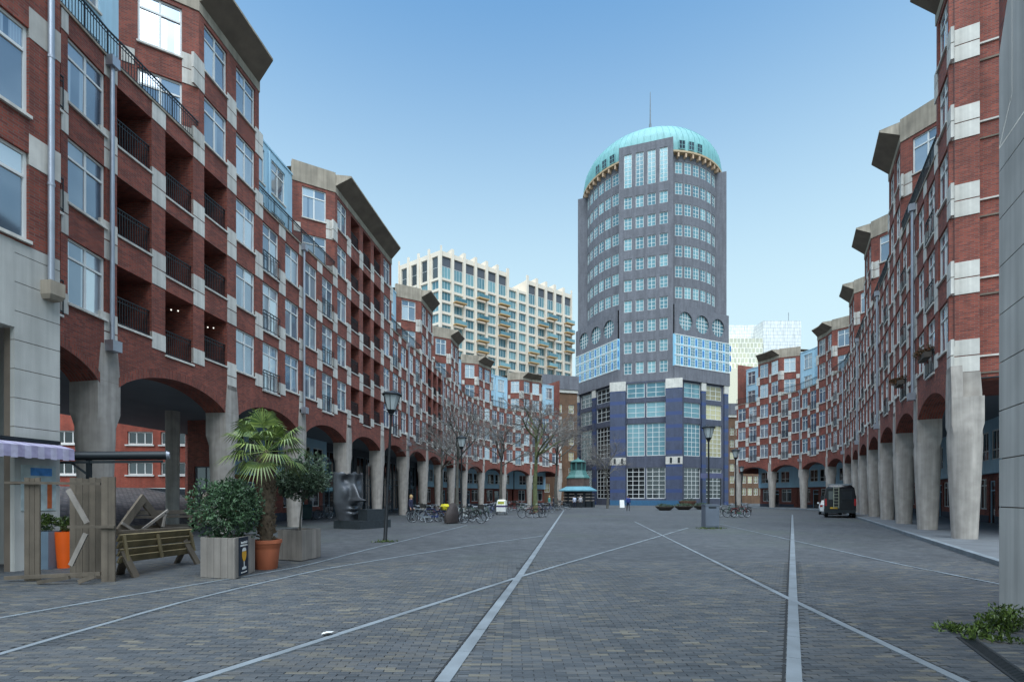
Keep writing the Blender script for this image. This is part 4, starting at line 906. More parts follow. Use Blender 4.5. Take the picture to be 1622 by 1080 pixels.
for k in range(14): m_ = MB(); brick(m_, -BW / 2, -BH / 2, BW, BH); variants.append(m_.mesh('paving_brick', M_PB))
vis = [c for c in near_ if abs(c[0] + BW / 2) < (c[1]) * 1.01 and c[1] > 4.5][:300]; vset = set(vis)
for c in vis: add('paving_brick', random.choice(variants), gr, (c[0] + BW / 2, c[1] + BH / 2, 0))
mm = MB()
for c in near_:
    if c not in vset: brick(mm, c[0], c[1], BW, BH)
tag(mm.build('paving_bricks', M_PB, gr), kind='stuff')
# raised arcade pavement with kerb on the right
kp = []
pts = [Vector((p[0], p[1], 0)) for p in RPTS]
for k, p in enumerate(pts):
    Fa = RFR[max(0, k - 1)]; Fb = RFR[min(len(RFR) - 1, k)]; nrm = -(Fa.i + Fb.i).normalized(); kp.append((p, nrm))
last = kp[-1][0] - RFR[-1].r * 0; ext = RFR[-1].r * 12
line = [(p + n_ * .85, p - n_ * 5.2) for p, n_ in kp] + [(kp[-1][0] + ext + kp[-1][1] * .85, kp[-1][0] + ext - kp[-1][1] * 5.2)]
b = MB()
for (a, c), (d, e) in zip(line[:-1], line[1:]): b.quad([(a.x, a.y, .12), (c.x, c.y, .12), (e.x, e.y, .12), (d.x, d.y, .12)])
pv = b.build('pavement', mat('grey_tiles', srgb(96, 99, 102), .8, .18, 1.2)); tag(pv, 'raised grey tiled pavement under the right arcade', kind='structure')
for (a, c), (d, e) in zip(line[:-1], line[1:]):
    L_ = (d - a).length; n = max(1, round(L_ / 1.0)); u = (d - a).normalized(); o = (c - a).normalized() * .18
    for k in range(n):
        p, q = a + u * (L_ * k / n + .004), a + u * (L_ * (k + 1) / n - .004)
        MB().loft([[Vector((t.x, t.y, -.02)) for t in (p, q, q + o, p + o)], [Vector((t.x, t.y, .128)) for t in (p, q, q + o, p + o)]]).build('kerb_stone', M_BAND, pv)
# drain grate and loose paper on the right and centre
dg = MB(); a, c = G(1530, 1012), G(1640, 1092); d = (c - a).normalized(); nn = Vector((-d.y, d.x, 0)); n = 34
dr = thing('drain_grate', 'dark slotted drain grate running past the weeds at the right', 'drain', a)
MB().bar(a + Vector((0, 0, .012)), c + Vector((0, 0, .012)), .13, .004).build('channel', mat('black_gap', srgb(20, 20, 22), .9), dr, loc=(0, 0, 0))
for sg in (-1, 1): MB().bar(a + nn * .075 * sg + Vector((0, 0, .014)), c + nn * .075 * sg + Vector((0, 0, .014)), .03, .02).build('edge', M_DARKM, dr, loc=(0, 0, 0))
for k in range(n): p = a.lerp(c, (k + .5) / n); MB().bar(p - nn * .062 + Vector((0, 0, .017)), p + nn * .062 + Vector((0, 0, .017)), .026, .012).build('bar', M_DARKM, dr, loc=(0, 0, 0))
p = G(518, 1008); m_ = MB()
for k in range(3):
    x, y = random.uniform(-.02, .02), random.uniform(-.02, .02); m_.quad([(p.x + x - .05, p.y + y, .02 + random.random() * .02), (p.x + x + .05, p.y + y - .02, .03 + random.random() * .03), (p.x + x + .06, p.y + y + .05, .02 + random.random() * .03), (p.x + x - .04, p.y + y + .06, .045)])
tag(m_.build('crumpled_paper', M_WHITE), 'small crumpled white paper lying on the stone band', 'litter')
# ------------------------------------------------------------------ foliage helpers
def leafmat(name, dark, light, rough=.45):
    if name in MATS: return MATS[name]
    m = bpy.data.materials.new(name); m.use_nodes = True; n = m.node_tree.nodes; l = m.node_tree.links; b = n['Principled BSDF']; b.inputs['Roughness'].default_value = rough
    uv = n.new('ShaderNodeUVMap'); uv.uv_map = 'UVMap'; sp = n.new('ShaderNodeSeparateXYZ'); l.new(uv.outputs[0], sp.inputs[0])
    mx = n.new('ShaderNodeMix'); mx.data_type = 'RGBA'; mx.inputs[6].default_value = dark; mx.inputs[7].default_value = light; l.new(sp.outputs[0], mx.inputs[0]); l.new(mx.outputs[2], b.inputs['Base Color'])
    MATS[name] = m; return m
def leaf(mb, p, d, up, L, W, r):
    d = d.normalized(); s = d.cross(up); s = s.normalized() if s.length > 1e-4 else Vector((1, 0, 0)); u = s.cross(d)
    a = p + d * L * .5 + s * W * .5 + u * L * .08; c = p + d * L * .5 - s * W * .5 + u * L * .08; e = p + d * L - u * L * .12
    mb.quad([p, a, e, c], [(r, 0)] * 4)
def rdir(rn): 
    while True:
        v = Vector((rn.uniform(-1, 1), rn.uniform(-1, 1), rn.uniform(-1, 1)))
        if .1 < v.length < 1: return v.normalized()
def bush(mb, c, rad, n, L, rn, lump=7, fill=.45):
    """leaves on short shoots scattered through a lumpy crown"""
    lumps = [(Vector(c) + Vector((d.x * rad[0], d.y * rad[1], d.z * rad[2])) * .52, rn.uniform(.36, .58)) for d in [rdir(rn) for _ in range(lump)]] + [(Vector(c), .62)]
    for k in range(n):
        lc, lr = rn.choice(lumps); d = rdir(rn); t = rn.uniform(fill, 1) ** .6
        p = lc + Vector((d.x * rad[0], d.y * rad[1], d.z * rad[2])) * lr * t * rn.uniform(.9, 1.12); o = (d + rdir(rn) * .7 + Vector((0, 0, .25)))
        r = min(1, max(0, rn.gauss(.4, .22)))
        for q in range(3): leaf(mb, p, o + rdir(rn) * .8, rdir(rn), L * rn.uniform(.7, 1.2), L * .42, min(1, max(0, r + rn.uniform(-.15, .15))))
M_LAUREL = leafmat('laurel_leaves', srgb(24, 44, 30), srgb(92, 124, 84)); M_OLIVE = leafmat('tree_leaves', srgb(30, 50, 36), srgb(104, 124, 96)); M_PALM = leafmat('palm_leaves', srgb(44, 72, 32), srgb(132, 148, 72)); M_WEED = leafmat('weed_leaves', srgb(30, 48, 20), srgb(96, 116, 46))
M_WOOD = mat('weathered_wood', srgb(100, 90, 78), .85, .22, 2.2, streak=.25, bump=.25, bscale=18, rnd=.16)
M_WOODP = mat('planter_wood', srgb(142, 134, 126), .85, .16, 2.0, streak=.22, bump=.2, bscale=18, rnd=.10)
M_WOODY = mat('fresh_wood', srgb(126, 112, 82), .85, .2, 2.2, streak=.2, bump=.2, bscale=18, rnd=.12)
M_TERRA = mat('terracotta', srgb(176, 98, 66), .75, .12, 2.0, streak=.15)
M_SOIL = mat('soil', srgb(52, 42, 34), .95, .3, 9)
M_BARK = mat('bark', srgb(86, 84, 78), .95, .3, 5, bump=.5, bscale=25); M_TWIG = mat('twig_bark', srgb(110, 106, 102), .95, .2, 3)

# ------------------------------------------------------------------ timber screen by the left gate
t = thing('timber_screen', 'grey weathered timber screen of upright boards on the far left', 'screen', G(110, 920))
Zs = 10.0
def SP(px, py, Z=Zs, dy=0.0): v = PZ(px, py, Z); return Vector((v.x, Z + dy, max(0.0, v.z)))
def board(px0, px1, py0, py1, Z, th=.03, name='board', m=M_WOOD, par=None, lean=0.0):
    a, c = SP(px0, py1, Z), SP(px1, py0, Z); b = MB(); b.box((a.x + .004, Z, a.z), (c.x - .004, Z + th, c.z)); o = b.build(name, m, par or t, loc=(0, 0, 0)); return o
for k in range(3): board(38 + k * 8.3, 38 + (k + 1) * 8.3, 756 + k % 2, 922 - k, Zs)
for k in range(7): board(110 + k * 10.3, 110 + (k + 1) * 10.3, 756 + (k * 7) % 3, 915 + (k % 3), Zs + .35 - k * .04)
for k in range(2): board(160 + k * 11, 171 + k * 11, 755, 925 - 3 * k, Zs - .12)
for (x0, y0, x1, y1, Z, w_) in ((8, 764, 160, 766, 9.95, .05), (8, 915, 160, 908, 9.9, .07), (108, 834, 182, 834, 9.85, .05), (60, 922, 110, 914, 9.6, .07), (125, 921, 150, 912, 9.6, .08)):
    a, c = SP(x0, y0, Z), SP(x1, y1, Z); a.z = max(a.z, .03); c.z = max(c.z, .03); MB().bar(a, c, .05, w_).build('rail', M_WOOD, t, loc=(0, 0, 0))
for (x0, y0, x1, y1) in ((108, 775, 138, 828), (112, 895, 136, 845)): MB().bar(SP(x0, y0, 9.86), SP(x1, y1, 9.86), .03, .09).build('brace', M_WOODP, t, loc=(0, 0, 0))

# ------------------------------------------------------------------ picnic tables, one turned over on the other
XT = -7.9
def TP(px, py, dx=0.0): Z = (XT + dx) * FPX / (px - CX); return Vector((XT + dx, Z, max(.02, EYE + (HY - py) * Z / FPX)))
t = thing('picnic_table', 'timber picnic table tipped forward, slats facing the square', 'picnic table', (XT, 11.4, 0))
for (x0, y0, x1, y1) in ((187, 852, 303, 842), (187, 863, 304, 852), (188, 875, 305, 862), (188, 886, 305, 871)): MB().bar(TP(x0, y0), TP(x1, y1), .035, .152, (.5, 0, 1)).build('slat', M_WOODY, t, loc=(0, 0, 0))
for px, y0, y1 in ((196, 848, 888), (250, 846, 882), (301, 840, 872)): MB().bar(TP(px, y0, .04), TP(px + 7, y1, .06), .07, .035, (1, 0, 0)).build('batten', M_WOODY, t, loc=(0, 0, 0))
for (x0, y0, x1, y1, dx) in ((192, 868, 216, 914, .12), (200, 872, 190, 900, -.55), (292, 855, 314, 892, .12), (297, 858, 280, 880, -.55)):
    a = TP(x0, y0, .0); c = TP(x1, y1, dx); c.z = .0; MB().bar(a, c, .05, .16, (0, 1, 0)).build('leg', M_WOOD, t, loc=(0, 0, 0))
MB().bar(TP(189, 842, -.25), TP(300, 836, -.25), .16, .06).build('seat_plank', M_WOOD, t, loc=(0, 0, 0)); MB().bar(TP(189, 846, -.5), TP(300, 840, -.5), .16, .06).build('seat_plank', M_WOOD, t, loc=(0, 0, 0))
t = thing('picnic_table', 'second timber picnic table turned upside down on the tipped one', 'picnic table', (XT - .5, 11.4, .9))
for (x0, y0, x1, y1, dx) in ((228, 787, 188, 842, -.35), (222, 787, 262, 838, -.41), (330, 782, 300, 838, -.5), (322, 784, 346, 836, -.56)): MB().bar(TP(x0, y0, dx), TP(x1, y1, dx), .05, .18, (0, 1, 0)).build('leg', M_WOOD, t, loc=(0, 0, 0))
for (x0, y0, x1, y1, dx, w_) in ((203, 812, 318, 810, -.42, .10), (203, 819, 318, 817, -.40, .06), (190, 837, 318, 832, -.5, .12), (190, 838, 318, 833, -.8, .12)): MB().bar(TP(x0, y0, dx), TP(x1, y1, dx), .05, w_).build('plank', M_WOOD, t, loc=(0, 0, 0))
for (x0, y0, x1, y1) in ((226, 838, 266, 808), (193, 828, 212, 840), (262, 812, 258, 834)): MB().bar(TP(x0, y0, -.3), TP(x1, y1, -.3), .03, .06).build('brace', M_WOODP, t, loc=(0, 0, 0))

# ------------------------------------------------------------------ planters
def planter(name, label, c0, c1, c2, h, n1, n2):
    """c1 is the near corner, c0 and c2 the ends of the two visible faces"""
    c0, c1, c2 = [Vector((p[0], p[1], 0)) for p in (c0, c1, c2)]; c3 = c0 + c2 - c1; t = thing(name, label, 'planter', (c0 + c2) / 2)
    for (a, c, n) in ((c0, c1, n1), (c1, c2, n2), (c2, c3, n1), (c3, c0, n2)):
        F = Frame(a, c)
        for k in range(n): MB().box((F.L * k / n + .004, 0, .02), (F.L * (k + 1) / n - .004, .035, h + random.uniform(-.004, .004)), F).build('board', M_WOODP, t, loc=(0, 0, 0))
    i_ = lambda p, q: p + (q - p).normalized() * .05
    MB().quad([Vector((p.x, p.y, h - .1)) for p in (i_(c0, c2), i_(c1, c3), i_(c2, c0), i_(c3, c1))]).build('soil', M_SOIL, t, loc=(0, 0, 0)); return t, Frame(c1, c2), (c0 + c2) / 2
pA, pF, pc = planter('timber_planter', 'timber box planter with the beer sign, beside the terracotta pot', (-6.43, 10.42), (-5.59, 10.18), (-5.70, 11.2), .84, 5, 5)
rn = random.Random(3)
b = MB(); bush(b, (pc.x - .06, pc.y, 1.40), (.74, .74, .80), 2800, .08, rn, 9)
for k in range(10): d = rdir(rn); b.tube((pc.x + d.x * .1, pc.y + d.y * .1, .7), (pc.x + d.x * .5, pc.y + d.y * .5, 1.3 + d.z * .4), .012, .005, 4)
sh = thing('laurel_shrub', 'dense dark green laurel shrub in the timber planter with the beer sign', 'shrub', (pc.x, pc.y, .74)); b.build('foliage', M_LAUREL, sh, loc=(0, 0, 0))
sg = thing('beer_sign', 'narrow dark blue sign with a beer glass on the timber planter', 'sign', pF(.2, -.01, .1))
s0, s1 = .18, .62
MB().box((s0, -.018, .05), (s1, -.002, .83), pF).build('board', mat('sign_navy', srgb(20, 36, 52), .5), sg, loc=(0, 0, 0))
sc_ = (s0 + s1) / 2; n = 12
def disc2(zp, m, nm, i=-.024):
    b = MB(); L_ = [pF(sc_ - w_, i, z) for w_, z in zp]; R_ = [pF(sc_ + w_, i, z) for w_, z in zp]
    for k in range(len(zp) - 1): b.quad([L_[k], R_[k], R_[k + 1], L_[k + 1]])
    b.build(nm, m, sg, loc=(0, 0, 0))
disc2([(.035, .33), (.075, .37), (.105, .43), (.11, .50), (.10, .535)], mat('beer_yellow', srgb(222, 164, 40), .4), 'beer'); disc2([(.10, .54), (.095, .58), (.06, .61)], M_WHITE, 'foam')
disc2([(.10, .16), (.11, .18), (.10, .21), (.03, .22), (.02, .25), (.03, .325)], M_WHITE, 'glass_foot')
def letter_rows(z, w_, hgt, nm):
    k = 0; s = sc_ - w_
    while s < sc_ + w_ - .02:
        lw = random.uniform(.022, .034); MB().box((s, -.024, z), (s + lw, -.019, z + hgt * random.uniform(.7, 1)), pF).build(nm, M_WHITE, sg, loc=(0, 0, 0)); s += lw + .014
letter_rows(.70, .15, .05, 'lettering'); letter_rows(.645, .17, .04, 'lettering'); letter_rows(.09, .14, .025, 'lettering')
pB, _, pc2 = planter('timber_planter', 'timber box planter holding the round topped small tree', (-6.20, 13.35), (-5.43, 13.05), (-5.28, 13.95), .80, 5, 4)
rt = thing('round_tree', 'small round topped evergreen tree on a thin stem in the timber planter', 'tree', (pc2.x, pc2.y, .7))
b = MB(); top = Vector((pc2.x + .1, pc2.y, 1.7)); b.path([(pc2.x, pc2.y, .65), (pc2.x + .02, pc2.y, 1.1), top], .028, 8, .022)
for k in range(9): d = rdir(rn); b.tube(top, top + Vector((d.x * .45, d.y * .45, .25 + abs(d.z) * .45)), .012, .004, 4)
b.build('trunk', M_BARK, rt, loc=(0, 0, 0))
b = MB(); bush(b, (pc2.x + .08, pc2.y, 2.22), (.82, .82, .66), 2600, .085, rn, 9, .35); bush(b, (pc2.x - .45, pc2.y + .1, 2.05), (.45, .5, .45), 700, .085, rn, 5); b.build('crown', M_OLIVE, rt, loc=(0, 0, 0))
# terracotta pot and palm
pp = G(422, 901); pot = thing('terracotta_pot', 'large round terracotta pot holding the palm', 'pot', pp)
MB().lathe([(.0, .0), (.22, 0), (.235, .02), (.28, .45), (.29, .52), (.30, .53), (.31, .60), (.335, .605), (.335, .68), (.30, .685), (.28, .60), (0.01, .60)], 28, pp).build('body', M_TERRA, pot, loc=(0, 0, 0), smooth=True)
MB().lathe([(0.01, .612), (.279, .612)], 20, pp).build('soil', M_SOIL, pot, loc=(0, 0, 0))
pm = thing('fan_palm', 'fan palm with shaggy trunk growing in the terracotta pot', 'palm', pp + Vector((0, 0, .6)))
b = MB(); b.lathe([(.13, .6), (.15, .9), (.155, 1.4), (.16, 1.9), (.17, 2.3), (.14, 2.6), (.05, 2.75)], 14, (pp.x, pp.y, 0))
for k in range(420):
    a = rn.uniform(0, 2 * math.pi); z = rn.uniform(.65, 2.6); p = Vector((pp.x + .15 * math.cos(a), pp.y + .15 * math.sin(a), z)); o = Vector((math.cos(a), math.sin(a), rn.uniform(.4, 1.6))); leaf(b, p, o, Vector((-math.sin(a), math.cos(a), 0)), rn.uniform(.06, .12), .045, rn.random())
b.build('trunk', mat('palm_fibre', srgb(96, 82, 66), .95, .35, 12), pm, loc=(0, 0, 0))
heart = Vector((pp.x, pp.y, 2.72)); ga = 2.4
for k in range(26):
    a = k * ga; el = 1.3 - 1.95 * (k / 25) + rn.uniform(-.12, .12); st = .42 + .25 * rn.random(); d = Vector((math.cos(a) * math.cos(el), math.sin(a) * math.cos(el), math.sin(el)))
    b = MB(); tip = heart + d * st; b.tube(heart, tip, .012, .007, 5); side = d.cross(Vector((0, 0, 1))); side = side.normalized() if side.length > .01 else Vector((1, 0, 0)); up_ = side.cross(d)
    nseg = 22; fl = rn.uniform(.50, .68)
    for q in range(nseg):
        an = -1.75 + 3.5 * q / (nseg - 1); ll = fl * (1 - .25 * abs(an) / 1.75); dd = (d * math.cos(an) + side * math.sin(an) + up_ * .12).normalized(); r = min(1, max(0, rn.gauss(.45, .2))); w_ = side * math.cos(an) - d * math.sin(an)
        m1 = tip + dd * ll * .55; e = tip + dd * ll + Vector((0, 0, -ll * rn.uniform(.3, .55))); b.quad([tip, m1 + w_ * .019, e, m1 - w_ * .019], [(r, 0)] * 4)
    b.build('frond', M_PALM, pm, loc=(0, 0, 0))
# orange and zinc pots by the pier
def tall_pot(label, p, m, h, r, sq=False):
    t = thing('tall_pot', label, 'pot', p); n = 4 if sq else 22
    MB().lathe([(0.01, 0), (r * .72, 0), (r, h), (r * .9, h), (r * .88, h - .06), (0.01, h - .06)], n, p, R(45), R(405)).build('body', m, t, loc=(0, 0, 0), smooth=not sq); b = MB(); bush(b, (p.x, p.y, h + .16), (.24, .24, .22), 240, .07, rn, 5); b.build('plant', M_WEED, t, loc=(0, 0, 0))
tall_pot('tall bright orange pot with a green plant, behind the timber screen', G(98, 899) + Vector((.12, 0, 0)), mat('orange_glaze', srgb(226, 92, 18), .4, .06), .86, .24); tall_pot('square zinc pot with a green plant, left of the orange pot', G(75, 900) + Vector((.1, -.1, 0)), mat('zinc_pot', srgb(120, 140, 156), .45, .1, metal=.3), .88, .24, True)
# awnings
aw = thing('awning', 'short purple and white striped awning over the left gate pier', 'awning', GLF(SE - .9, 0, 2.5))
n = 16; s0, s1 = SE - 2.2, SE - .06
for k in range(n):
    a, c = s0 + (s1 - s0) * k / n, s0 + (s1 - s0) * (k + 1) / n; m = mat('awning_purple', srgb(160, 152, 180), .8, .2, 6) if k % 2 else mat('awning_white', srgb(180, 174, 194), .8, .2, 6)
    b = MB(); b.quad([GLF(a, -.01, 2.92), GLF(c, -.01, 2.92), GLF(c, -.48, 2.80), GLF(a, -.48, 2.80)]); b.quad([GLF(a, -.48, 2.80), GLF(c, -.48, 2.80), GLF(c, -.485, 2.52 + .02 * (k % 2)), GLF(a, -.485, 2.52 + .02 * (k % 2))]); b.build('stripe', m, aw, loc=(0, 0, 0))
MB().box((s0, -.1, 2.92), (s1, -.004, 3.0), GLF).build('cassette', M_DARKM, aw, loc=(0, 0, 0))
po = thing('poster', 'pale event poster with blue and orange figures on the left gate pier', 'poster', GLF(SE - .5, 0, 1.6)); MB().box((SE - .85, -.016, 1.35), (SE - .1, -.004, 2.4), GLF).build('sheet', mat('poster_sheet', srgb(172, 182, 180), .7, .25, 4), po, loc=(0, 0, 0))
for (a, c, z0, z1, cc) in ((.66, .2, 2.16, 2.34, (70, 130, 190)), (.30, .2, 1.4, 2.0, (190, 96, 50)), (.75, .68, 1.4, 2.0, (120, 60, 50))): MB().box((SE - a, -.022, z0), (SE - c, -.017, z1), GLF).build('print', mat('print%d' % cc[0], srgb(*cc), .7, .25, 8), po, loc=(0, 0, 0))
ra = thing('folded_awning', 'long dark retracted awning tube on a post in front of the first arch', 'awning', (-10, 13, 0)); a, c = PZ(92, 722, 12.6), PZ(264, 721, 13.6)
MB().tube(a, c, .115, n=14).build('tube', M_DARKM, ra, loc=(0, 0, 0), smooth=True); MB().bar(a - Vector((0, 0, .16)), c - Vector((.1, 0, .16)), .12, .06).build('front_rail', M_DARKM, ra, loc=(0, 0, 0)); m_ = a.lerp(c, .27); MB().bar((m_.x, m_.y, 0), m_ - Vector((0, 0, .1)), .09, .09, (1, 0, 0)).build('post', M_DARKM, ra, loc=(0, 0, 0)); MB().tube(c, c + (c - a).normalized() * .07, .12, .09, 14).build('end_cap', M_ZINC, ra, loc=(0, 0, 0))
MB().bar(m_ - Vector((0, 0, .5)), a.lerp(c, .1) - Vector((0, 0, .14)), .05, .05).build('brace', M_DARKM, ra, loc=(0, 0, 0))

# ------------------------------------------------------------------ sculpture
M_BRONZE = mat('dark_bronze', srgb(84, 86, 90), .4, .3, 1.6, metal=.5, bump=.15, bscale=12)
M_GRAN = mat('dark_granite', srgb(48, 54, 58), .5, .2, 8)
sc = thing('face_sculpture', 'big dark bronze broken face on a granite plinth', 'sculpture', (-8.4, 26.6, 0))
F = Frame((-9.45, 26.75), (-7.75, 25.75)); F2_ = Frame((-7.75, 25.75), (-7.1, 27.9))
MB().box((0, 0, 0), (F.L, 2.2, .42), F).build('plinth', M_GRAN, sc, loc=(0, 0, 0)); MB().box((F.L - .75, .55, .423), (F.L - .05, 1.9, 1.0), F).build('backing_block', M_GRAN, sc, loc=(0, 0, 0))
b = MB(); NU, NV = 44, 52; HF = 2.55
gs = lambda x, m, s_: math.exp(-((x - m) / s_) ** 2)
def face(u, v):
    """u across the face -1..1, v up 0..1 -> lateral, forward, height"""
    lat = u * (.98 - .30 * max(0, .35 - v) / .35 * .9); fwd = .62 * math.sqrt(max(0, 1 - (u * .92) ** 2)) * (.86 + .14 * math.sin(v * 3))
    nose = gs(v, .40, .045) * .62 + (max(0, min(1, (v - .40) / .42)) < 1 and v > .40) * (.62 * max(0, 1 - (v - .40) / .46) ** 1.1 if v > .40 else 0)
    nose = max(nose if v > .34 else .62 * gs(v, .40, .045), .12 * (v > .36)); fwd += nose * gs(u, 0, .17) * (1 if v > .33 else gs(v, .33, .03)); fwd += .20 * gs(abs(u), .20, .09) * gs(v, .385, .05)
    fwd += .17 * gs(v, .235, .035) * gs(u, 0, .34) + .19 * gs(v, .135, .045) * gs(u, 0, .32) - .09 * gs(v, .185, .016) * gs(u, 0, .36)
    fwd -= .22 * gs(abs(u), .46, .22) * gs(v, .80, .10); fwd += .10 * gs(abs(u), .46, .18) * gs(v, .77, .05); fwd += .13 * gs(v, .95, .05) * gs(abs(u), .42, .35); fwd += .08 * gs(abs(u), .52, .2) * gs(v, .56, .14)
    return lat, fwd
topf = lambda u: .97 + .02 * math.sin(u * 7 + 1) + .012 * math.sin(u * 17)
grid = []
for j in range(NV + 1):
    row_ = []
    for i in range(NU + 1):
        u = -1 + 2 * i / NU; v = j / NV * topf(u); row_.append((face(u, v), v * HF + .43))
    grid.append(row_)
yaw = R(-38); SO = Vector((-8.55, 26.75, 0)); fd = Vector((math.cos(yaw), math.sin(yaw), 0)); ld = Vector((-fd.y, fd.x, 0))
W3 = lambda q, off=0.0: SO + fd * (q[0][1] - .35 - off) + ld * q[0][0] * (.88 - .06 * off) + Vector((0, 0, q[1]))
for j in range(NV):
    for i in range(NU):
        b.quad([W3(grid[j][i]), W3(grid[j][i + 1]), W3(grid[j + 1][i + 1]), W3(grid[j + 1][i])]); b.quad([W3(grid[j + 1][i], .14), W3(grid[j + 1][i + 1], .14), W3(grid[j][i + 1], .14), W3(grid[j][i], .14)])
for i in range(NU): b.quad([W3(grid[NV][i]), W3(grid[NV][i + 1]), W3(grid[NV][i + 1], .14), W3(grid[NV][i], .14)]); b.quad([W3(grid[0][i + 1]), W3(grid[0][i]), W3(grid[0][i], .14), W3(grid[0][i + 1], .14)])
for j in range(NV): b.quad([W3(grid[j][0]), W3(grid[j + 1][0]), W3(grid[j + 1][0], .14), W3(grid[j][0], .14)]); b.quad([W3(grid[j + 1][NU]), W3(grid[j][NU]), W3(grid[j][NU], .14), W3(grid[j + 1][NU], .14)])
b.build('face', M_BRONZE, sc, loc=(0, 0, 0), smooth=True)

# ------------------------------------------------------------------ street lamps
M_LGLASS = mat('lantern_glass', srgb(176, 184, 184), .25, .05, 3)
M_LPOLE = mat('lamp_black', srgb(30, 33, 36), .45, .1, 3, metal=.3)
ml_pole = MB().lathe([(.10, 0), (.10, .06), (.075, .1), (.07, 1.2), (.055, 1.25), (.048, 3.2), (.045, 4.72), (.10, 4.74), (.05, 4.8)], 12).mesh('pole', M_LPOLE, smooth=True)
ml_bowl = MB().lathe([(.05, 4.74), (.13, 4.86), (.17, 4.92), (.03, 4.93)], 12).mesh('bowl', M_LPOLE, smooth=True)
ml_glass = MB().lathe([(.15, 4.93), (.30, 5.46)], 8).mesh('lantern_glass', M_LGLASS)
ml_cap = MB().lathe([(.36, 5.46), (.37, 5.50), (.30, 5.56), (.08, 5.62), (.02, 5.66)], 16).mesh('cap', M_LPOLE, smooth=True)
_b = MB()
for k in range(4): a = k * math.pi / 2; _b.tube((.155 * math.cos(a), .155 * math.sin(a), 4.92), (.315 * math.cos(a), .315 * math.sin(a), 5.47), .012, n=5)
ml_arms = _b.mesh('lantern_arms', M_LPOLE)
def lamp(label, p, lean=(0, 0)):
    t = thing('street_lamp', label, 'lamp post', p, group='lamp posts of the square'); t.rotation_euler = (lean[0], lean[1], 0)
    for nm, me in (('pole', ml_pole), ('bowl', ml_bowl), ('lantern_glass', ml_glass), ('cap', ml_cap), ('lantern_arms', ml_arms)): sub(nm, me, t)
    return t
lamp('tall black lamp post leaning slightly, right of the face sculpture', G(610, 857), (0, R(2.7)))
lamp('black lamp post among the parked bicycles on the left', Vector((-3.3, 33, 0)))
lamp('black lamp post behind the grey bin', Vector((10.9, 28, 0)))
lamp('black lamp post rising beside the bicycles right of the tower', Vector((18.6, 42, 0)))
lamp('far small black lamp post in front of the right crescent', Vector((30.0, 66, 0)))
# grey bin
bp_ = G(1125, 836); bn = thing('litter_bin', 'tall grey metal litter bin standing alone on the square', 'bin', bp_)
M_BIN = mat('bin_grey', srgb(108, 116, 128), .5, .08, 2, metal=.3)
MB().box((-.36, -.3, .06), (.36, .3, 1.2)).build('body', M_BIN, None).parent = bn
for nm, bx_ in (('base', ((-.33, -.27, 0), (.33, .27, .055))), ('lid', ((-.38, -.32, 1.203), (.38, .32, 1.26))), ('door', ((-.33, -.318, .12), (.33, -.302, 1.02)))): sub(nm, MB().box(*bx_).mesh(nm, M_BIN if nm != 'base' else M_DARKM), bn)
sub('slot', MB().box((-.2, -.312, 1.06), (.2, -.302, 1.14)).mesh('slot', M_DARKM), bn)

# ------------------------------------------------------------------ bicycles
M_TYRE = mat('tyre', srgb(24, 24, 26), .8); M_SPOKE = mat('steel', srgb(150, 156, 162), .35, .05, metal=.7)
def torus(mb, c, Rr, r, n=22, k=5):
    for i in range(n):
        a0, a1 = 2 * math.pi * i / n, 2 * math.pi * (i + 1) / n
        for j in range(k):
            b0, b1 = 2 * math.pi * j / k, 2 * math.pi * (j + 1) / k; q = lambda a, b_: (c[0] + (Rr + r * math.cos(b_)) * math.cos(a), c[1] + r * math.sin(b_), c[2] + (Rr + r * math.cos(b_)) * math.sin(a)); mb.quad([q(a0, b0), q(a1, b0), q(a1, b1), q(a0, b1)])
_b = MB(); torus(_b, (0, 0, 0), .33, .022); ME_TYRE = _b.mesh('tyre', M_TYRE)
_b = MB(); torus(_b, (0, 0, 0), .305, .012, 22, 4)
for k in range(14): a = 2 * math.pi * k / 14; _b.tube((0, .02 * (-1) ** k, 0), (.305 * math.cos(a), 0, .305 * math.sin(a)), .004, n=3, caps=False)
_b.tube((0, -.05, 0), (0, .05, 0), .02); ME_RIM = _b.mesh('rim', M_SPOKE)
def bike_frame(m):
    b = MB(); rh, fh, bbk, st, hd, hb = (-.54, 0, .34), (.56, 0, .34), (-.08, 0, .30), (-.24, 0, .86), (.36, 0, .86), (.41, 0, .68)
    for p, q, r in ((bbk, st, .018), (bbk, hb, .02), (st, hd, .018), (hd, hb, .02), (bbk, (-.54, .05, .34), .012), (bbk, (-.54, -.05, .34), .012), (st, (-.54, .05, .34), .010), (st, (-.54, -.05, .34), .010), (hb, (.56, .05, .34), .013), (hb, (.56, -.05, .34), .013)): b.tube(p, q, r, n=6)
    for cx_ in (-.54, .56):
        for k in range(9): a0, a1 = R(20 + 16 * k), R(36 + 16 * k); b.bar((cx_ + .37 * math.cos(a0), 0, .34 + .37 * math.sin(a0)), (cx_ + .37 * math.cos(a1), 0, .34 + .37 * math.sin(a1)), .05, .006)
    b.box((-.5, .04, .30), (-.02, .07, .40)); b.box((-.78, -.07, .72), (-.32, .07, .74)); return b.mesh('frame', m)
FR_COL = {k: bike_frame(mat('bike_' + k, srgb(*c), .4, .05)) for k, c in dict(black=(26, 27, 30), blue=(40, 58, 110), grey=(120, 128, 134), green=(44, 84, 62), red=(120, 38, 36), white=(190, 192, 190)).items()}
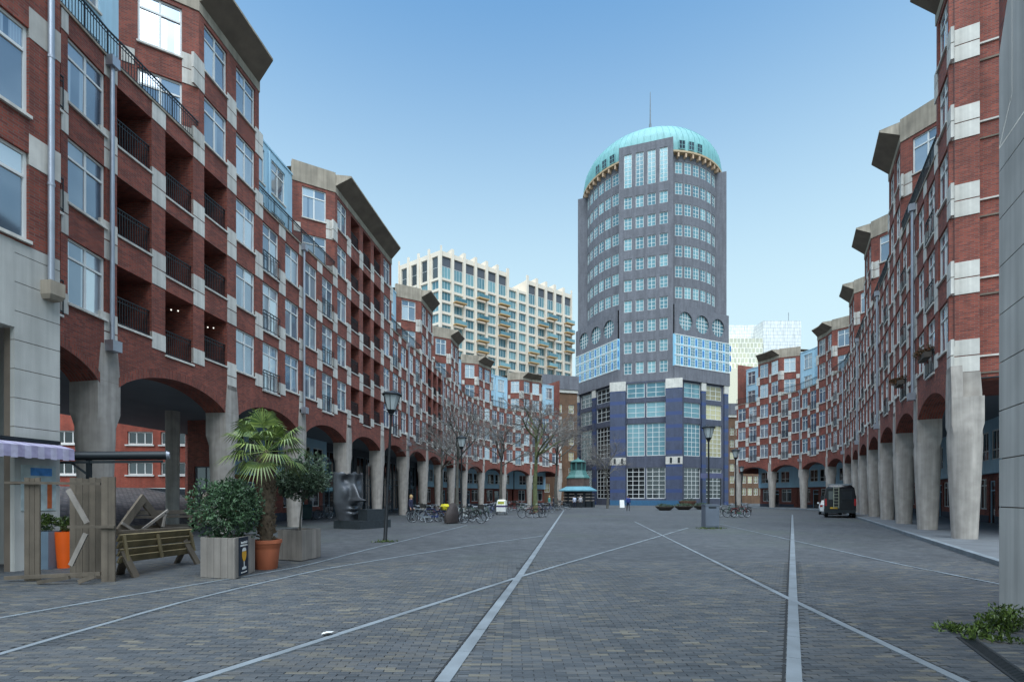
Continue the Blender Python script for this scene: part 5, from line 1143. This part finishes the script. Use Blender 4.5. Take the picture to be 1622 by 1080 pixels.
ME_SAD = MB().loft([[(-.36, -.1, .93), (-.36, .1, .93), (-.36, .1, .97), (-.36, -.1, .97)], [(-.24, -.08, .93), (-.24, .08, .93), (-.24, .08, .98), (-.24, -.08, .98)], [(-.08, -.02, .94), (-.08, .02, .94), (-.08, .02, .97), (-.08, -.02, .97)]]).tube((-.24, 0, .84), (-.24, 0, .94), .014).mesh('saddle', M_TYRE)
ME_BAR = MB().tube((.36, 0, .84), (.33, 0, 1.06), .014).path([(.12, -.29, 1.05), (.28, -.27, 1.08), (.34, -.1, 1.07), (.34, .1, 1.07), (.28, .27, 1.08), (.12, .29, 1.05)], .013).lathe([(.05, 0), (.055, .03), (.02, .06)], 8, (.44, 0, .88)).mesh('handlebar', M_SPOKE)
ME_STAND = MB().tube((-.2, .06, .3), (-.26, .22, .0), .012).tube((-.08, -.1, .18), (-.08, .1, .42), .01).tube((-.08, -.1, .18), (-.02, -.18, .18), .015).tube((-.08, .1, .42), (-.02, .18, .42), .015).mesh('stand_and_pedals', M_SPOKE)
ME_CRATE = MB().box((.36, -.2, .92), (.70, .2, .935)).box((.36, -.2, .935), (.38, .2, 1.18)).box((.68, -.2, .935), (.70, .2, 1.18)).box((.38, -.2, .935), (.68, -.18, 1.18)).box((.38, .18, .935), (.68, .2, 1.18)).mesh('crate', mat('crate_black', srgb(40, 38, 36), .7))
ME_BAGY = MB().loft([[(-.74, -.2, .76), (-.34, -.2, .76), (-.34, .2, .76), (-.74, .2, .76)], [(-.80, -.26, .98), (-.28, -.26, .98), (-.28, .26, .98), (-.80, .26, .98)], [(-.70, -.2, 1.16), (-.40, -.2, 1.16), (-.40, .2, 1.16), (-.70, .2, 1.16)]]).mesh('cover', mat('yellow_cover', srgb(214, 200, 30), .6, .1))
def bicycle(label, p, rz, colour, extra=None, lean=.06):
    t = thing('bicycle', label, 'bicycle', p, group='bicycles parked on the square'); t.rotation_euler = (lean, 0, rz)
    sub('frame', FR_COL[colour], t)
    for x in (-.54, .56): w_ = sub('wheel', ME_TYRE, t, (x, 0, .352)); sub('rim', ME_RIM, w_)
    sub('saddle', ME_SAD, t); sub('handlebar', ME_BAR, t); sub('stand_and_pedals', ME_STAND, t)
    if extra == 'crate': sub('crate', ME_CRATE, t)
    if extra == 'yellow': sub('cover', ME_BAGY, t)
    return t
BK = [('light blue grey bicycle at the left end of the bicycle row', 667, 827, 200, 'grey', None), ('dark blue bicycle second from the left end of the bicycle row', 683, 826, 165, 'blue', 'crate'),
      ('bicycle with bright yellow saddle cover in the left row', 694, 825, 215, 'black', 'yellow'), ('black bicycle directly left of the covered scooter', 703, 826, 150, 'black', None),
      ('large black bicycle with front crate, right of the covered scooter', 748, 829, 15, 'black', 'crate'), ('green bicycle behind the large black bicycle with crate', 741, 823, 30, 'green', None), ('white bicycle behind the lamp post in the left row', 733, 824, 240, 'white', None),
      ('pale grey bicycle just right of the left row, handlebar raised', 770, 820, 60, 'grey', None), ('blue bicycle between the left row and the cargo tricycle', 778, 817, 75, 'blue', None), ('black bicycle half hidden left of the cargo tricycle', 784, 813, 100, 'black', None),
      ('reddish bicycle behind the cargo tricycle', 812, 809, 200, 'red', None), ('green bicycle with crate behind the middle pair', 822, 808, 170, 'green', 'crate'),
      ('black bicycle with pale tyres, left one of the middle pair', 838, 820, 190, 'black', None), ('red bicycle, right one of the middle pair', 848, 819, 20, 'red', None), ('dark bicycle leaning at the right of the middle pair', 860, 819, 60, 'black', 'crate'),
      ('grey bicycle near the people in front of the last arch', 876, 809, 150, 'grey', None), ('black bicycle by the people left of the kiosk', 884, 808, 30, 'black', None),
      ('black bicycle, left one beside the right lamp post', 1151, 818.5, 185, 'black', None), ('dark green bicycle, middle one beside the right lamp post', 1163, 819, 165, 'green', None), ('red bicycle, right one beside the right lamp post', 1173, 819, 10, 'red', None), ('black bicycle behind the right lamp post', 1180, 815, 100, 'black', None),
      ('grey bicycle behind the light blue grey one at the left end', 660, 823, 160, 'grey', None), ('black bicycle with crate behind the dark blue bicycle', 676, 822, 210, 'black', 'crate'), ('red bicycle behind the yellow covered saddle', 690, 821, 140, 'red', None), ('blue bicycle leaning behind the covered scooter', 710, 822, 190, 'blue', None),
      ('black bicycle at the right end of the left row', 758, 826, 40, 'black', None), ('dark green bicycle behind the right end of the left row', 764, 821, 20, 'green', None), ('grey bicycle left of the slim bare tree', 789, 810, 150, 'grey', None), ('black bicycle right of the slim bare tree', 802, 808.5, 20, 'black', None),
      ('white bicycle left of the mossy tree', 830, 809, 190, 'white', None), ('blue bicycle right of the mossy tree', 866, 812, 10, 'blue', None), ('grey bicycle with crate under the tree beside the kiosk', 893, 807, 170, 'grey', 'crate'),
      ('black bicycle standing in the arcade left of the face sculpture', 512, 822, 60, 'black', None)]
for label, px, py, rz, c, ex in BK: bicycle(label, G(px, py), R(rz), c, ex, random.uniform(.03, .10))
# covered scooter
p = G(716, 828.5); cs = thing('covered_scooter', 'scooter under a dark brown cover in the left bicycle row', 'scooter', p, R(70)); M_COVER = mat('brown_cover', srgb(52, 44, 42), .8, .25, 3, bump=.4, bscale=6)
rings = []
for z, lx, wy in ((.05, .80, .34), (.35, .82, .36), (.7, .68, .32), (.95, .46, .27), (1.15, .30, .20), (1.28, .14, .10)): rings.append([((lx * math.cos(2 * math.pi * k / 18)) * (1 + .05 * math.sin(5 * k)) + (.12 if z > .8 else 0), wy * math.sin(2 * math.pi * k / 18) * (1 + .08 * math.cos(7 * k)), z) for k in range(18)])
sub('cover', MB().loft(rings).mesh('cover', M_COVER, smooth=True), cs)
for x in (-.6, .6): w_ = sub('wheel', ME_TYRE, cs, (x, 0, .25), scale=(.7, 2, .7)); sub('rim', ME_RIM, w_)
# cargo tricycle
p = G(795, 815); ct = thing('cargo_tricycle', 'cargo tricycle with white and purple box and yellow tinted hood', 'cargo bike', p, R(80))
sub('box', MB().box((-.5, -.42, .3), (.5, .42, .72)).mesh('box', M_WHITE), ct); sub('purple_band', MB().box((-.51, -.43, .723), (.51, .43, .88)).mesh('purple_band', mat('purple', srgb(70, 56, 100), .6)), ct)
sub('hood', MB().loft([[(-.5, -.42, .883), (.5, -.42, .883), (.5, .42, .883), (-.5, .42, .883)], [(-.4, -.36, 1.3), (.4, -.36, 1.3), (.4, .36, 1.3), (-.4, .36, 1.3)], [(-.25, -.26, 1.4), (.25, -.26, 1.4), (.25, .26, 1.4), (-.25, .26, 1.4)]]).mesh('hood', mat('hood_white', srgb(212, 214, 200), .5)), ct)
sub('window', MB().box((-.475, -.28, .98), (-.45, .28, 1.22)).mesh('window', mat('yellow_pane', srgb(168, 168, 60), .4)), ct)
for y in (-.48, .48): w_ = sub('wheel', ME_TYRE, ct, (.1, y, .33), scale=(.95, 1, .95)); sub('rim', ME_RIM, w_)
sub('frame', MB().tube((.3, 0, .4), (1.5, 0, .4), .03).tube((1.1, 0, .4), (1.0, 0, .95), .02).tube((.55, 0, .4), (.6, 0, 1.05), .02).tube((.6, -.28, 1.05), (.6, .28, 1.05), .015).mesh('frame', M_DARKM), ct); w_ = sub('wheel', ME_TYRE, ct, (1.5, 0, .35)); sub('rim', ME_RIM, w_); sub('saddle', ME_SAD, ct, (1.25, 0, 0))

# ------------------------------------------------------------------ van and car
M_VAN = mat('van_black', srgb(14, 15, 20), .18, .05, 1, spec=.6); M_CGL = glassmat('car_glass', srgb(10, 12, 14), srgb(30, 34, 38), .2, .05); M_RED = mat('tail_red', srgb(150, 22, 24), .25); M_CARW = mat('car_white', srgb(214, 216, 216), .3, .03)
def section(x, w_, z0, z1, zr, wt_): return [(x, -w_ * .92, z0), (x, -w_, z0 + .18), (x, -w_, z0 + (z1 - z0) * .55), (x, -wt_, z1 - zr), (x, -wt_ + zr, z1), (x, wt_ - zr, z1), (x, wt_, z1 - zr), (x, w_, z0 + (z1 - z0) * .55), (x, w_, z0 + .18), (x, w_ * .92, z0)]
def wheelmesh(r, w_): return MB().lathe([(r * .55, -w_ / 2), (r, -w_ / 2), (r, w_ / 2), (r * .55, w_ / 2)], 20).mesh('wheel', M_TYRE), MB().lathe([(.01, w_ / 2 - .02), (r * .3, w_ / 2 + .01), (r * .58, w_ / 2 - .01), (r * .58, -w_ / 2), (.01, -w_ / 2)], 16).mesh('hub_cap', M_SPOKE)
vp = PZ(1331, 818, 39.6); vp.z = 0; van = thing('parked_van', 'black delivery van seen from behind with a ladder on its rear door', 'van', vp, R(90 - 31))
sub('body', MB().loft([section(-.0, 1.0, .38, 2.45, .22, .90), section(.08, 1.04, .36, 2.56, .22, .93), section(3.6, 1.04, .36, 2.56, .22, .93), section(4.3, 1.02, .36, 2.2, .3, .80), section(4.9, 1.0, .36, 1.45, .2, .85), section(5.6, .92, .38, 1.15, .15, .8)]).mesh('body', M_VAN, smooth=True), van)
for sy in (-1, 1):
    d_ = sub('rear_door', MB().box((-.035, min(sy * .02, sy * .93), .62), (-.005, max(sy * .02, sy * .93), 2.3)).mesh('rear_door', M_VAN), van); sub('rear_window', MB().box((-.05, min(sy * .12, sy * .78), 1.45), (-.037, max(sy * .12, sy * .78), 2.1)).mesh('rear_window', M_CGL), d_); sub('handle', MB().box((-.06, min(sy * .05, sy * .1), 1.2), (-.037, max(sy * .05, sy * .1), 1.36)).mesh('handle', M_DARKM), d_)
    sub('tail_light', MB().box((-.04, min(sy * .90, sy * 1.035), .95), (.06, max(sy * .90, sy * 1.035), 1.5)).mesh('tail_light', M_RED), van); sub('side_mirror', MB().box((4.2, min(sy * 1.04, sy * 1.28), 1.35), (4.35, max(sy * 1.04, sy * 1.28), 1.75)).mesh('side_mirror', M_DARKM), van); sub('cab_window', MB().box((3.5, min(sy * 1.03, sy * 1.05), 1.5), (4.35, max(sy * 1.03, sy * 1.05), 2.05)).mesh('cab_window', M_CGL), van)
sub('bumper', MB().box((-.12, -1.0, .40), (.1, 1.0, .62)).mesh('bumper', M_DARKM), van); pl = sub('number_plate', MB().box((-.065, .18, .72), (-.05, .68, .84)).mesh('number_plate', mat('plate_yellow', srgb(208, 166, 50), .5)), van)
me_w, me_h = wheelmesh(.36, .24)
for x in (.95, 4.7):
    for sy in (-1, 1): w_ = sub('wheel', me_w, van, (x, sy * .92, .36), (R(90) * -sy, 0, 0)); sub('hub_cap', me_h, w_)
ld = sub('ladder', MB().bar((-.12, .10, .75), (-.10, .10, 2.5), .04, .03, (1, 0, 0)).bar((-.12, .44, .75), (-.10, .44, 2.5), .04, .03, (1, 0, 0)).mesh('ladder', mat('ladder_alu', srgb(168, 170, 150), .4, metal=.5)), van)
me_r = MB().bar((-.115, .12, 0), (-.115, .42, 0), .03, .03).mesh('rung', MATS['ladder_alu'])
for k in range(7): sub('rung', me_r, ld, (0, 0, .88 + .24 * k))
sub('roof_rack', MB().bar((.3, -.8, 2.64), (.3, .8, 2.64), .05, .05).bar((1.8, -.8, 2.64), (1.8, .8, 2.64), .05, .05).bar((3.2, -.8, 2.64), (3.2, .8, 2.64), .05, .05).bar((.2, -.75, 2.68), (3.3, -.75, 2.68), .05, .04).bar((.2, .75, 2.68), (3.3, .75, 2.68), .05, .04).mesh('roof_rack', M_SPOKE), van)
cp = vp + Vector((math.sin(R(31)), math.cos(R(31)), 0)) * 7.6 + Vector((-math.cos(R(31)), math.sin(R(31)), 0)) * .5; car = thing('parked_car', 'white car parked beyond the black van, mostly hidden', 'car', cp, R(90 - 31))
sub('body', MB().loft([section(0, .82, .32, .95, .1, .76), section(.2, .88, .26, 1.02, .12, .8), section(1.2, .9, .24, 1.02, .08, .84), section(3.2, .9, .24, 1.0, .08, .84), section(4.1, .84, .28, .85, .1, .76)]).mesh('body', M_CARW, smooth=True), car); sub('cabin', MB().loft([[(.25, -.78, .98), (3.0, -.8, .98), (3.0, .8, .98), (.25, .78, .98)], [(.75, -.62, 1.48), (2.1, -.64, 1.48), (2.1, .64, 1.48), (.75, .62, 1.48)]]).mesh('cabin', M_CGL), car); sub('roof', MB().box((.75, -.62, 1.482), (2.1, .62, 1.51)).mesh('roof', M_CARW), car)
me_w, me_h = wheelmesh(.31, .2)
for x in (.75, 3.3):
    for sy in (-1, 1): w_ = sub('wheel', me_w, car, (x, sy * .8, .31), (R(90) * -sy, 0, 0)); sub('hub_cap', me_h, w_)
for sy in (-1, 1): sub('tail_light', MB().box((-.02, min(sy * .6, sy * .82), .72), (.05, max(sy * .6, sy * .82), .9)).mesh('tail_light', M_RED), car); sub('side_mirror', MB().box((2.5, min(sy * .85, sy * 1.02), .98), (2.62, max(sy * .85, sy * 1.02), 1.12)).mesh('side_mirror', M_CARW), car)

# ------------------------------------------------------------------ kiosk, bowls, board
kp_ = Vector(((915.5 - CX) * 80 / FPX, 80.0, 0)); kk = thing('kiosk', 'octagonal kiosk with green copper cupola and turquoise canopy', 'kiosk', kp_)
M_KG = mat('kiosk_copper', srgb(60, 104, 100), .55, .15, 1.0, streak=.15); M_KT = mat('turquoise_canopy', srgb(88, 136, 150), .5, .1, 1)
MB().lathe([(2.3, 0), (2.3, 2.5)], 8, kp_, R(22.5), R(382.5)).build('body', mat('kiosk_dark', srgb(34, 40, 48), .5, .2), kk, loc=(0, 0, 0))
MB().lathe([(2.3, 2.45), (3.05, 2.50), (3.05, 2.66), (1.9, 3.25)], 16, kp_).build('canopy', M_KT, kk, loc=(0, 0, 0)); MB().lathe([(1.85, 3.2), (1.85, 4.55)], 8, kp_, R(22.5), R(382.5)).build('drum', brickmat('kiosk_brick', srgb(96, 74, 66), srgb(84, 64, 60), srgb(90, 80, 74)), kk, loc=(0, 0, 0))
MB().lathe([(1.95, 4.55), (1.9, 4.7), (1.55, 5.1), (1.25, 5.75), (1.25, 5.85)], 8, kp_, R(22.5), R(382.5)).build('lower_roof', M_KG, kk, loc=(0, 0, 0))
MB().lathe([(1.1, 5.85), (1.1, 7.0)], 8, kp_, R(22.5), R(382.5)).build('lantern', mat('kiosk_lantern_dark', srgb(30, 62, 62), .5), kk, loc=(0, 0, 0))
for k in range(8): a = R(22.5 + 45 * k); MB().tube((kp_.x + 1.14 * math.cos(a), kp_.y + 1.14 * math.sin(a), 5.86), (kp_.x + 1.14 * math.cos(a), kp_.y + 1.14 * math.sin(a), 7.0), .12).build('lantern_post', M_KG, kk, loc=(0, 0, 0))
MB().lathe([(1.35, 7.0), (1.4, 7.1), (.9, 7.35), (.2, 7.6), (.02, 7.9)], 8, kp_, R(22.5), R(382.5)).build('cap', M_KG, kk, loc=(0, 0, 0))
for k in range(5):
    a = R(-150 + 30 * k); p0 = kp_ + Vector((2.36 * math.cos(a), 2.36 * math.sin(a), 0)); rk = sub('counter_shelf', MB().box((-.45, -.3, 0), (.45, 0, .9)).mesh('counter_shelf', M_DARKM), kk, p0 - kp_, (0, 0, a + R(90)))
    for z in (1.0, 1.5, 2.0): sub('goods', MB().box((-.42, -.22, z), (.42, -.02, z + .12)).mesh('goods', mat('goods%d' % int(z * 2), srgb(150, 140, 130), .6, .5, 9)), rk)
def bowl(label, px, py, r, m, h=.7, dz=0.0):
    p = G(px, py); p.z = dz; t = thing('bowl_planter', label, 'planter', p, group='bowl planters in front of the tower'); MB().lathe([(0.01, 0), (r * .5, 0), (r * .78, h * .4), (r, h * .9), (r, h), (r * .9, h), (r * .85, h * .8), (.01, h * .8)], 22, p).build('bowl', m, t, loc=(0, 0, 0), smooth=True)
    b = MB(); bush(b, (p.x, p.y, p.z + h), (r * 1.0, r * 1.0, .42), 500, .13, rn, 6); b.build('planting', M_OLIVE, t, loc=(0, 0, 0))
M_BOWL = mat('bowl_brown', srgb(86, 78, 70), .8, .15, 2)
bowl('brown bowl planter, left one of the front three before the tower', 1053, 808, 1.15, M_BOWL, .5); bowl('brown bowl planter, middle one of the front three before the tower', 1083, 807, 1.2, M_BOWL, .5); bowl('brown bowl planter, right one of the front three, behind the bin', 1113, 806.5, 1.2, M_BOWL, .5); bowl('larger reddish bowl planter standing behind the front three', 1089, 803.5, 1.3, mat('bowl_red', srgb(104, 74, 60), .8), 1.0)
p = G(985, 803.5); ab = thing('sandwich_board', 'small white sandwich board in front of the tower', 'sign board', p)
for sy in (-1, 1): sub('panel', MB().loft([[(-.35, sy * .28 - .02, 0), (.35, sy * .28 - .02, 0), (.35, sy * .28 + .02, 0), (-.35, sy * .28 + .02, 0)], [(-.33, sy * .03 - .02, 1.15), (.33, sy * .03 - .02, 1.15), (.33, sy * .03 + .02, 1.15), (-.33, sy * .03 + .02, 1.15)]]).mesh('panel', M_WHITE), ab)
p = Vector(((1127 - CX) * 92 / FPX, 92, 0)); sb_ = thing('sign_board', 'long grey sign board on two posts at the tower entrance', 'sign board', p); sub('panel', MB().box((-2.0, -.06, 5.0), (2.0, .06, 5.9)).mesh('panel', mat('sign_grey', srgb(96, 100, 130), .5)), sb_)
for x in (-1.7, 1.7): sub('post', MB().tube((x, .1, 0), (x, .1, 5.9), .07).mesh('post', M_DARKM), sb_)
# wheelie bin and flower boxes
p = G(487, 823); wb = thing('wheelie_bin', 'dark green wheelie bin beside an arcade column on the left', 'bin', p, R(20)); M_GBIN = mat('bin_green', srgb(26, 52, 54), .5)
sub('body', MB().loft([[(-.26, -.3, .08), (.26, -.3, .08), (.26, .3, .08), (-.26, .3, .08)], [(-.33, -.4, 1.0), (.33, -.4, 1.0), (.33, .4, 1.0), (-.33, .4, 1.0)]]).mesh('body', M_GBIN), wb); sub('lid', MB().loft([[(-.35, -.44, 1.003), (.35, -.44, 1.003), (.35, .42, 1.003), (-.35, .42, 1.003)], [(-.28, -.34, 1.1), (.28, -.34, 1.1), (.28, .36, 1.1), (-.28, .36, 1.1)]]).mesh('lid', M_GBIN), wb)
for sx in (-1, 1): sub('wheel', MB().tube((sx * .26, .28, .1), (sx * .32, .28, .1), .1, n=14).mesh('wheel', M_TYRE), wb)
for j, label in ((10, 'green flower box hanging on the nearest right balcony rail'), (9, 'reddish flower box hanging on the second right balcony rail')):
    F = RFR[j]; p = F(F.L / 2, -.2, SILL - FD + .72); fb = thing('flower_box', label, 'flower box', p); MB().box((F.L / 2 - .6, -.34, SILL - FD + .68), (F.L / 2 + .6, -.08, SILL - FD + .9), F).build('box', M_BOWL, fb, loc=(0, 0, 0)); b = MB(); bush(b, (p.x, p.y, p.z + .28), (.4, .55, .26), 420, .09, rn, 6); b.build('flowers', leafmat('flower_leaves', srgb(44, 60, 34), srgb(150, 92, 60)), fb, loc=(0, 0, 0))
# weeds at the right pier
def weeds(label, spots, n):
    b = MB()
    for k in range(n):
        px, py, rr_, hh = rn.choice(spots); c = G(px, py); c += Vector((rn.gauss(0, rr_), rn.gauss(0, rr_ * .8), 0))
        if c.x > 7.0 and (c.x - 7.04) * .894 - (c.y - 7.3) * .447 > -.02: continue
        for q in range(4): o = Vector((rn.uniform(-1, 1), rn.uniform(-1, 1), rn.uniform(.3, 1.6))); leaf(b, Vector((c.x, c.y, rn.uniform(0.01, hh))), o, rdir(rn), rn.uniform(.03, .09), .028, rn.random())
    o = b.build('weeds', M_WEED); tag(o, label, 'weeds')
weeds('tall dark weeds growing at the foot of the right concrete pier', [(1590, 990, .09, .24), (1575, 995, .10, .16), (1600, 1000, .07, .24)], 170); weeds('low green weed patch creeping across the paving at the right', [(1530, 1003, .16, .05), (1555, 1000, .14, .06), (1575, 1016, .12, .05), (1512, 1000, .08, .03)], 150)

weeds('thin ring of moss and weeds round the leaning lamp post base', [(610, 858, .22, .03), (604, 859, .16, .02), (618, 858.5, .16, .02)], 60); weeds('thin ring of moss and weeds round the grey bin base', [(1112, 837, .22, .03), (1125, 838.5, .3, .025), (1138, 837, .22, .03)], 70)
for q, nm in ((1, 'middle'), (2, 'right')):
    F = LFR[1]; T = F.L / 3; z = SILL + WH - .22; sl = thing('string_lights', 'string of small white lights hanging in the lowest %s loggia of the near bay' % nm, 'lights', F(T * (q + .5), .5, z))
    prev = None
    for k in range(9):
        u = k / 8; p = F(T * q + .3 + (T - .6) * u, .5, z - .16 * math.sin(math.pi * u)); 
        if prev is not None: MB().tube(prev, p, .004, n=4).build('wire', M_DARKM, sl, loc=(0, 0, 0))
        prev = p
        if k % 2: sub('bulb', bpy.data.meshes.get('bulb') or MB().lathe([(.001, -.035), (.028, -.01), (.022, .02), (.001, .03)], 8).mesh('bulb', mat('bulb_glow', srgb(240, 238, 224), .5, emit=((1, .95, .85, 1), 0.5))), sl, p - F(T * (q + .5), .5, z))

# ------------------------------------------------------------------ bare trees
def tree(label, p, h, spread, seed, r0, moss=False):
    rn = random.Random(seed); t = thing('bare_tree', label, 'tree', p, group='bare trees at the far left of the square'); tb = MB(); cb = MB(); zt = h * .42
    pts = [Vector((p.x, p.y, 0)), Vector((p.x + rn.uniform(-.1, .1), p.y, zt * .5)), Vector((p.x + rn.uniform(-.2, .2), p.y, zt)), Vector((p.x + rn.uniform(-.3, .3), p.y, h * .70))]
    for k in range(3): tb.tube(pts[k], pts[k + 1], r0 * (1 - .22 * k), r0 * (1 - .22 * (k + 1)), 9, caps=False)
    def grow(a, d, L, r, lv):
        n = 3; q = a
        for k in range(n):
            d = (d + rdir(rn) * .22 + Vector((0, 0, .07 if lv < 2 else -.02))).normalized(); e = q + d * L / n; (tb if lv == 0 else cb).tube(q, e, r * (1 - .25 * k / n), r * (1 - .25 * (k + 1) / n), 6 if lv == 0 else (4 if lv == 1 else 3), caps=False)
            if lv < 4 and (k > 0 or lv > 0):
                for s_ in range(2 if lv < 2 else 1):
                    nd = (d + rdir(rn) * .95); nd.z = nd.z * .7 + .1; grow(e, nd.normalized(), L * rn.uniform(.5, .68), max(.006, r * .5), lv + 1)
            q = e
    for k in range(9):
        a = 2 * math.pi * k / 9 + rn.uniform(-.3, .3); f_ = rn.uniform(0, 1); base = pts[2].lerp(pts[3], f_); el = rn.uniform(.35, .85) + f_ * .4; grow(base, Vector((math.cos(a) * math.cos(el), math.sin(a) * math.cos(el), math.sin(el))), spread * rn.uniform(.62, .8) * (1 - .3 * f_), r0 * .34, 0)
    tb.build('trunk', mat('mossy_bark', srgb(92, 98, 66), .95, .3, 4) if moss else M_BARK, t, loc=(0, 0, 0)); cb.build('crown', M_TWIG, t, loc=(0, 0, 0))
tree('bare tree with grey trunk beside the left lamp post', Vector(((724 - CX) * 38 / FPX, 38, 0)), 9.4, 3.4, 11, .17)
tree('slim bare tree between the first and the mossy tree', Vector(((793 - CX) * 53 / FPX, 53, 0)), 11.4, 4.0, 12, .20)
tree('large bare tree with mossy green trunk in front of the end arches', Vector(((848 - CX) * 52 / FPX, 52, 0)), 12.4, 5.0, 13, .30, True)
tree('bare tree just left of the kiosk', Vector(((881 - CX) * 62 / FPX, 62, 0)), 12.5, 4.6, 14, .24)
tree('small bare tree just right of the kiosk', Vector(((962 - CX) * 70 / FPX, 70, 0)), 9.0, 4.0, 15, .18)
tree('thin bare tree right of the sculpture among the first bicycles', Vector(((700 - CX) * 44 / FPX, 44, 0)), 9.2, 3.4, 16, .16)

# ------------------------------------------------------------------ people
M_SKIN = mat('skin', srgb(196, 150, 126), .6)
def person(label, p, rz, jacket, trousers, hair, pose='stand', bag=None):
    W = pose == 'walk'; J = {'pel': (0, 0, .95), 'sp': (0, 0, 1.15), 'ch': (.01, 0, 1.38), 'nk': (.02, 0, 1.52), 'hd': (.04, 0, 1.64), 'ht': (.03, 0, 1.76)}
    st = .26 if W else .05
    for s_, sg in (('l', 1), ('r', -1)):
        f_ = st * sg; J['hip' + s_] = (0, .09 * sg, .90); J['kn' + s_] = (f_ * .55 + .04, .10 * sg, .50); J['an' + s_] = (f_ - (.05 if W and sg < 0 else 0), .10 * sg, .09); J['to' + s_] = (f_ + .17, .11 * sg, .03)
        J['sh' + s_] = (0, .19 * sg, 1.43); J['el' + s_] = (-f_ * .35 - .03, .25 * sg, 1.15); J['wr' + s_] = (-f_ * .5 + .08, .26 * sg, .92); J['ha' + s_] = (-f_ * .5 + .11, .26 * sg, .84)
    Rd = dict(pel=.15, sp=.14, ch=.16, nk=.06, hd=.10, ht=.075); names = list(J)
    for s_ in 'lr': Rd.update({'hip' + s_: .095, 'kn' + s_: .062, 'an' + s_: .042, 'to' + s_: .035, 'sh' + s_: .07, 'el' + s_: .048, 'wr' + s_: .032, 'ha' + s_: .036})
    E_ = [('pel', 'sp'), ('sp', 'ch'), ('ch', 'nk'), ('nk', 'hd'), ('hd', 'ht')]
    for s_ in 'lr': E_ += [('pel', 'hip' + s_), ('hip' + s_, 'kn' + s_), ('kn' + s_, 'an' + s_), ('an' + s_, 'to' + s_), ('ch', 'sh' + s_), ('sh' + s_, 'el' + s_), ('el' + s_, 'wr' + s_), ('wr' + s_, 'ha' + s_)]
    me = bpy.data.meshes.new('sk'); me.from_pydata([J[n] for n in names], [(names.index(a), names.index(c)) for a, c in E_], []); o = bpy.data.objects.new('sk', me); COL.objects.link(o)
    o.modifiers.new('Skin', 'SKIN'); sd = me.skin_vertices[0].data
    for k, n in enumerate(names): sd[k].radius = (Rd[n], Rd[n] * (1.15 if n in ('pel', 'sp', 'ch') else 1)); sd[k].use_root = (n == 'pel')
    ss = o.modifiers.new('Sub', 'SUBSURF'); ss.levels = 1; ss.render_levels = 1
    dg = bpy.context.evaluated_depsgraph_get(); m2 = bpy.data.meshes.new_from_object(o.evaluated_get(dg)); bpy.data.objects.remove(o)
    bm = bmesh.new(); bm.from_mesh(m2)
    for s_, sg in (('l', 1), ('r', -1)):                # fingers
        h = Vector(J['ha' + s_])
        for q, (dx, ln) in enumerate(((-.028, .065), (-.01, .08), (.008, .085), (.026, .075), (.045, .05))):
            a = h + Vector((dx, 0, -.015 if q < 4 else .03)); bq = a + Vector((.01 + (.03 if q == 4 else 0), -.012 * sg, -ln)); r_ = bmesh.ops.create_cone(bm, segments=5, radius1=.009, radius2=.007, depth=(bq - a).length, cap_ends=True); bmesh.ops.transform(bm, matrix=Matrix.Translation((a + bq) / 2) @ (bq - a).to_track_quat('Z', 'Y').to_matrix().to_4x4(), verts=r_['verts'])
    hd = Vector(J['hd']); r_ = bmesh.ops.create_cone(bm, segments=5, radius1=.02, radius2=.006, depth=.05, cap_ends=True); bmesh.ops.transform(bm, matrix=Matrix.Translation(hd + Vector((.10, 0, .0))) @ Matrix.Rotation(R(70), 4, 'Y'), verts=r_['verts'])
    bm.to_mesh(m2); bm.free(); m2.materials.clear()
    for m in (M_SKIN, jacket, trousers, M_TYRE): m2.materials.append(m)
    for f in m2.polygons:
        c = f.center; hand = abs(c.y) > .2 and c.z < .93 and c.z > .6
        f.material_index = 0 if (c.z > 1.5 or hand) else (1 if c.z > .86 or (abs(c.y) > .2 and c.z > .7) else (2 if c.z > .12 else 3)); f.use_smooth = True
    t = thing('person', label, 'person', p, rz); sub('body', m2, t)
    b = MB(); b.lathe([(.118, 1.60), (.122, 1.68), (.105, 1.75), (.05, 1.80), (.01, 1.81)], 12, (.015, 0, 0)); sub('hair', b.mesh('hair', hair, smooth=True), t)
    if bag: sub('backpack', MB().box((-.30, -.15, 1.02), (-.15, .15, 1.42)).mesh('backpack', bag), t)
    for sy in (-1, 1): sub('eye', MB().lathe([(.001, -.008), (.01, 0), (.001, .008)], 6).mesh('eye', M_TYRE), t, (.128, sy * .038, 1.665))
CL = lambda n, *c: mat('cloth_' + n, srgb(*c), .85, .1, 6)
person('person in a bright blue jacket walking away across the square', G(995, 809), R(85), CL('blue', 44, 66, 128), CL('dark', 34, 36, 44), mat('hair_dark', srgb(44, 34, 28), .7), 'walk', CL('navybag', 36, 52, 110))
person('person in a pale shirt standing at the kiosk counter', G(910, 804), R(100), CL('pale', 188, 196, 214), CL('navy', 34, 40, 60), MATS['hair_dark'])
person('person in a light grey coat at the right of the kiosk counter', G(919.5, 804), R(80), CL('lightgrey', 168, 168, 172), CL('dark', 34, 36, 44), mat('hair_grey', srgb(130, 124, 118), .7))
person('person in a turquoise coat left of the kiosk', G(870, 806), R(20), CL('turq', 90, 164, 158), CL('dark', 34, 36, 44), mat('hair_blond', srgb(170, 140, 96), .7))
person('person in a dark coat with back to the kiosk', G(877, 806), R(150), CL('dark2', 44, 46, 58), CL('navy', 34, 40, 60), MATS['hair_dark'])
person('person in a brown coat beside the turquoise coat', G(882.5, 805.5), R(200), CL('brown', 104, 84, 76), CL('dark', 34, 36, 44), MATS['hair_grey'])
person('person in a dark blue coat at the left end of the bicycle row', G(651, 825), R(-20), CL('coat', 40, 42, 66), CL('dark', 34, 36, 44), MATS['hair_blond'])
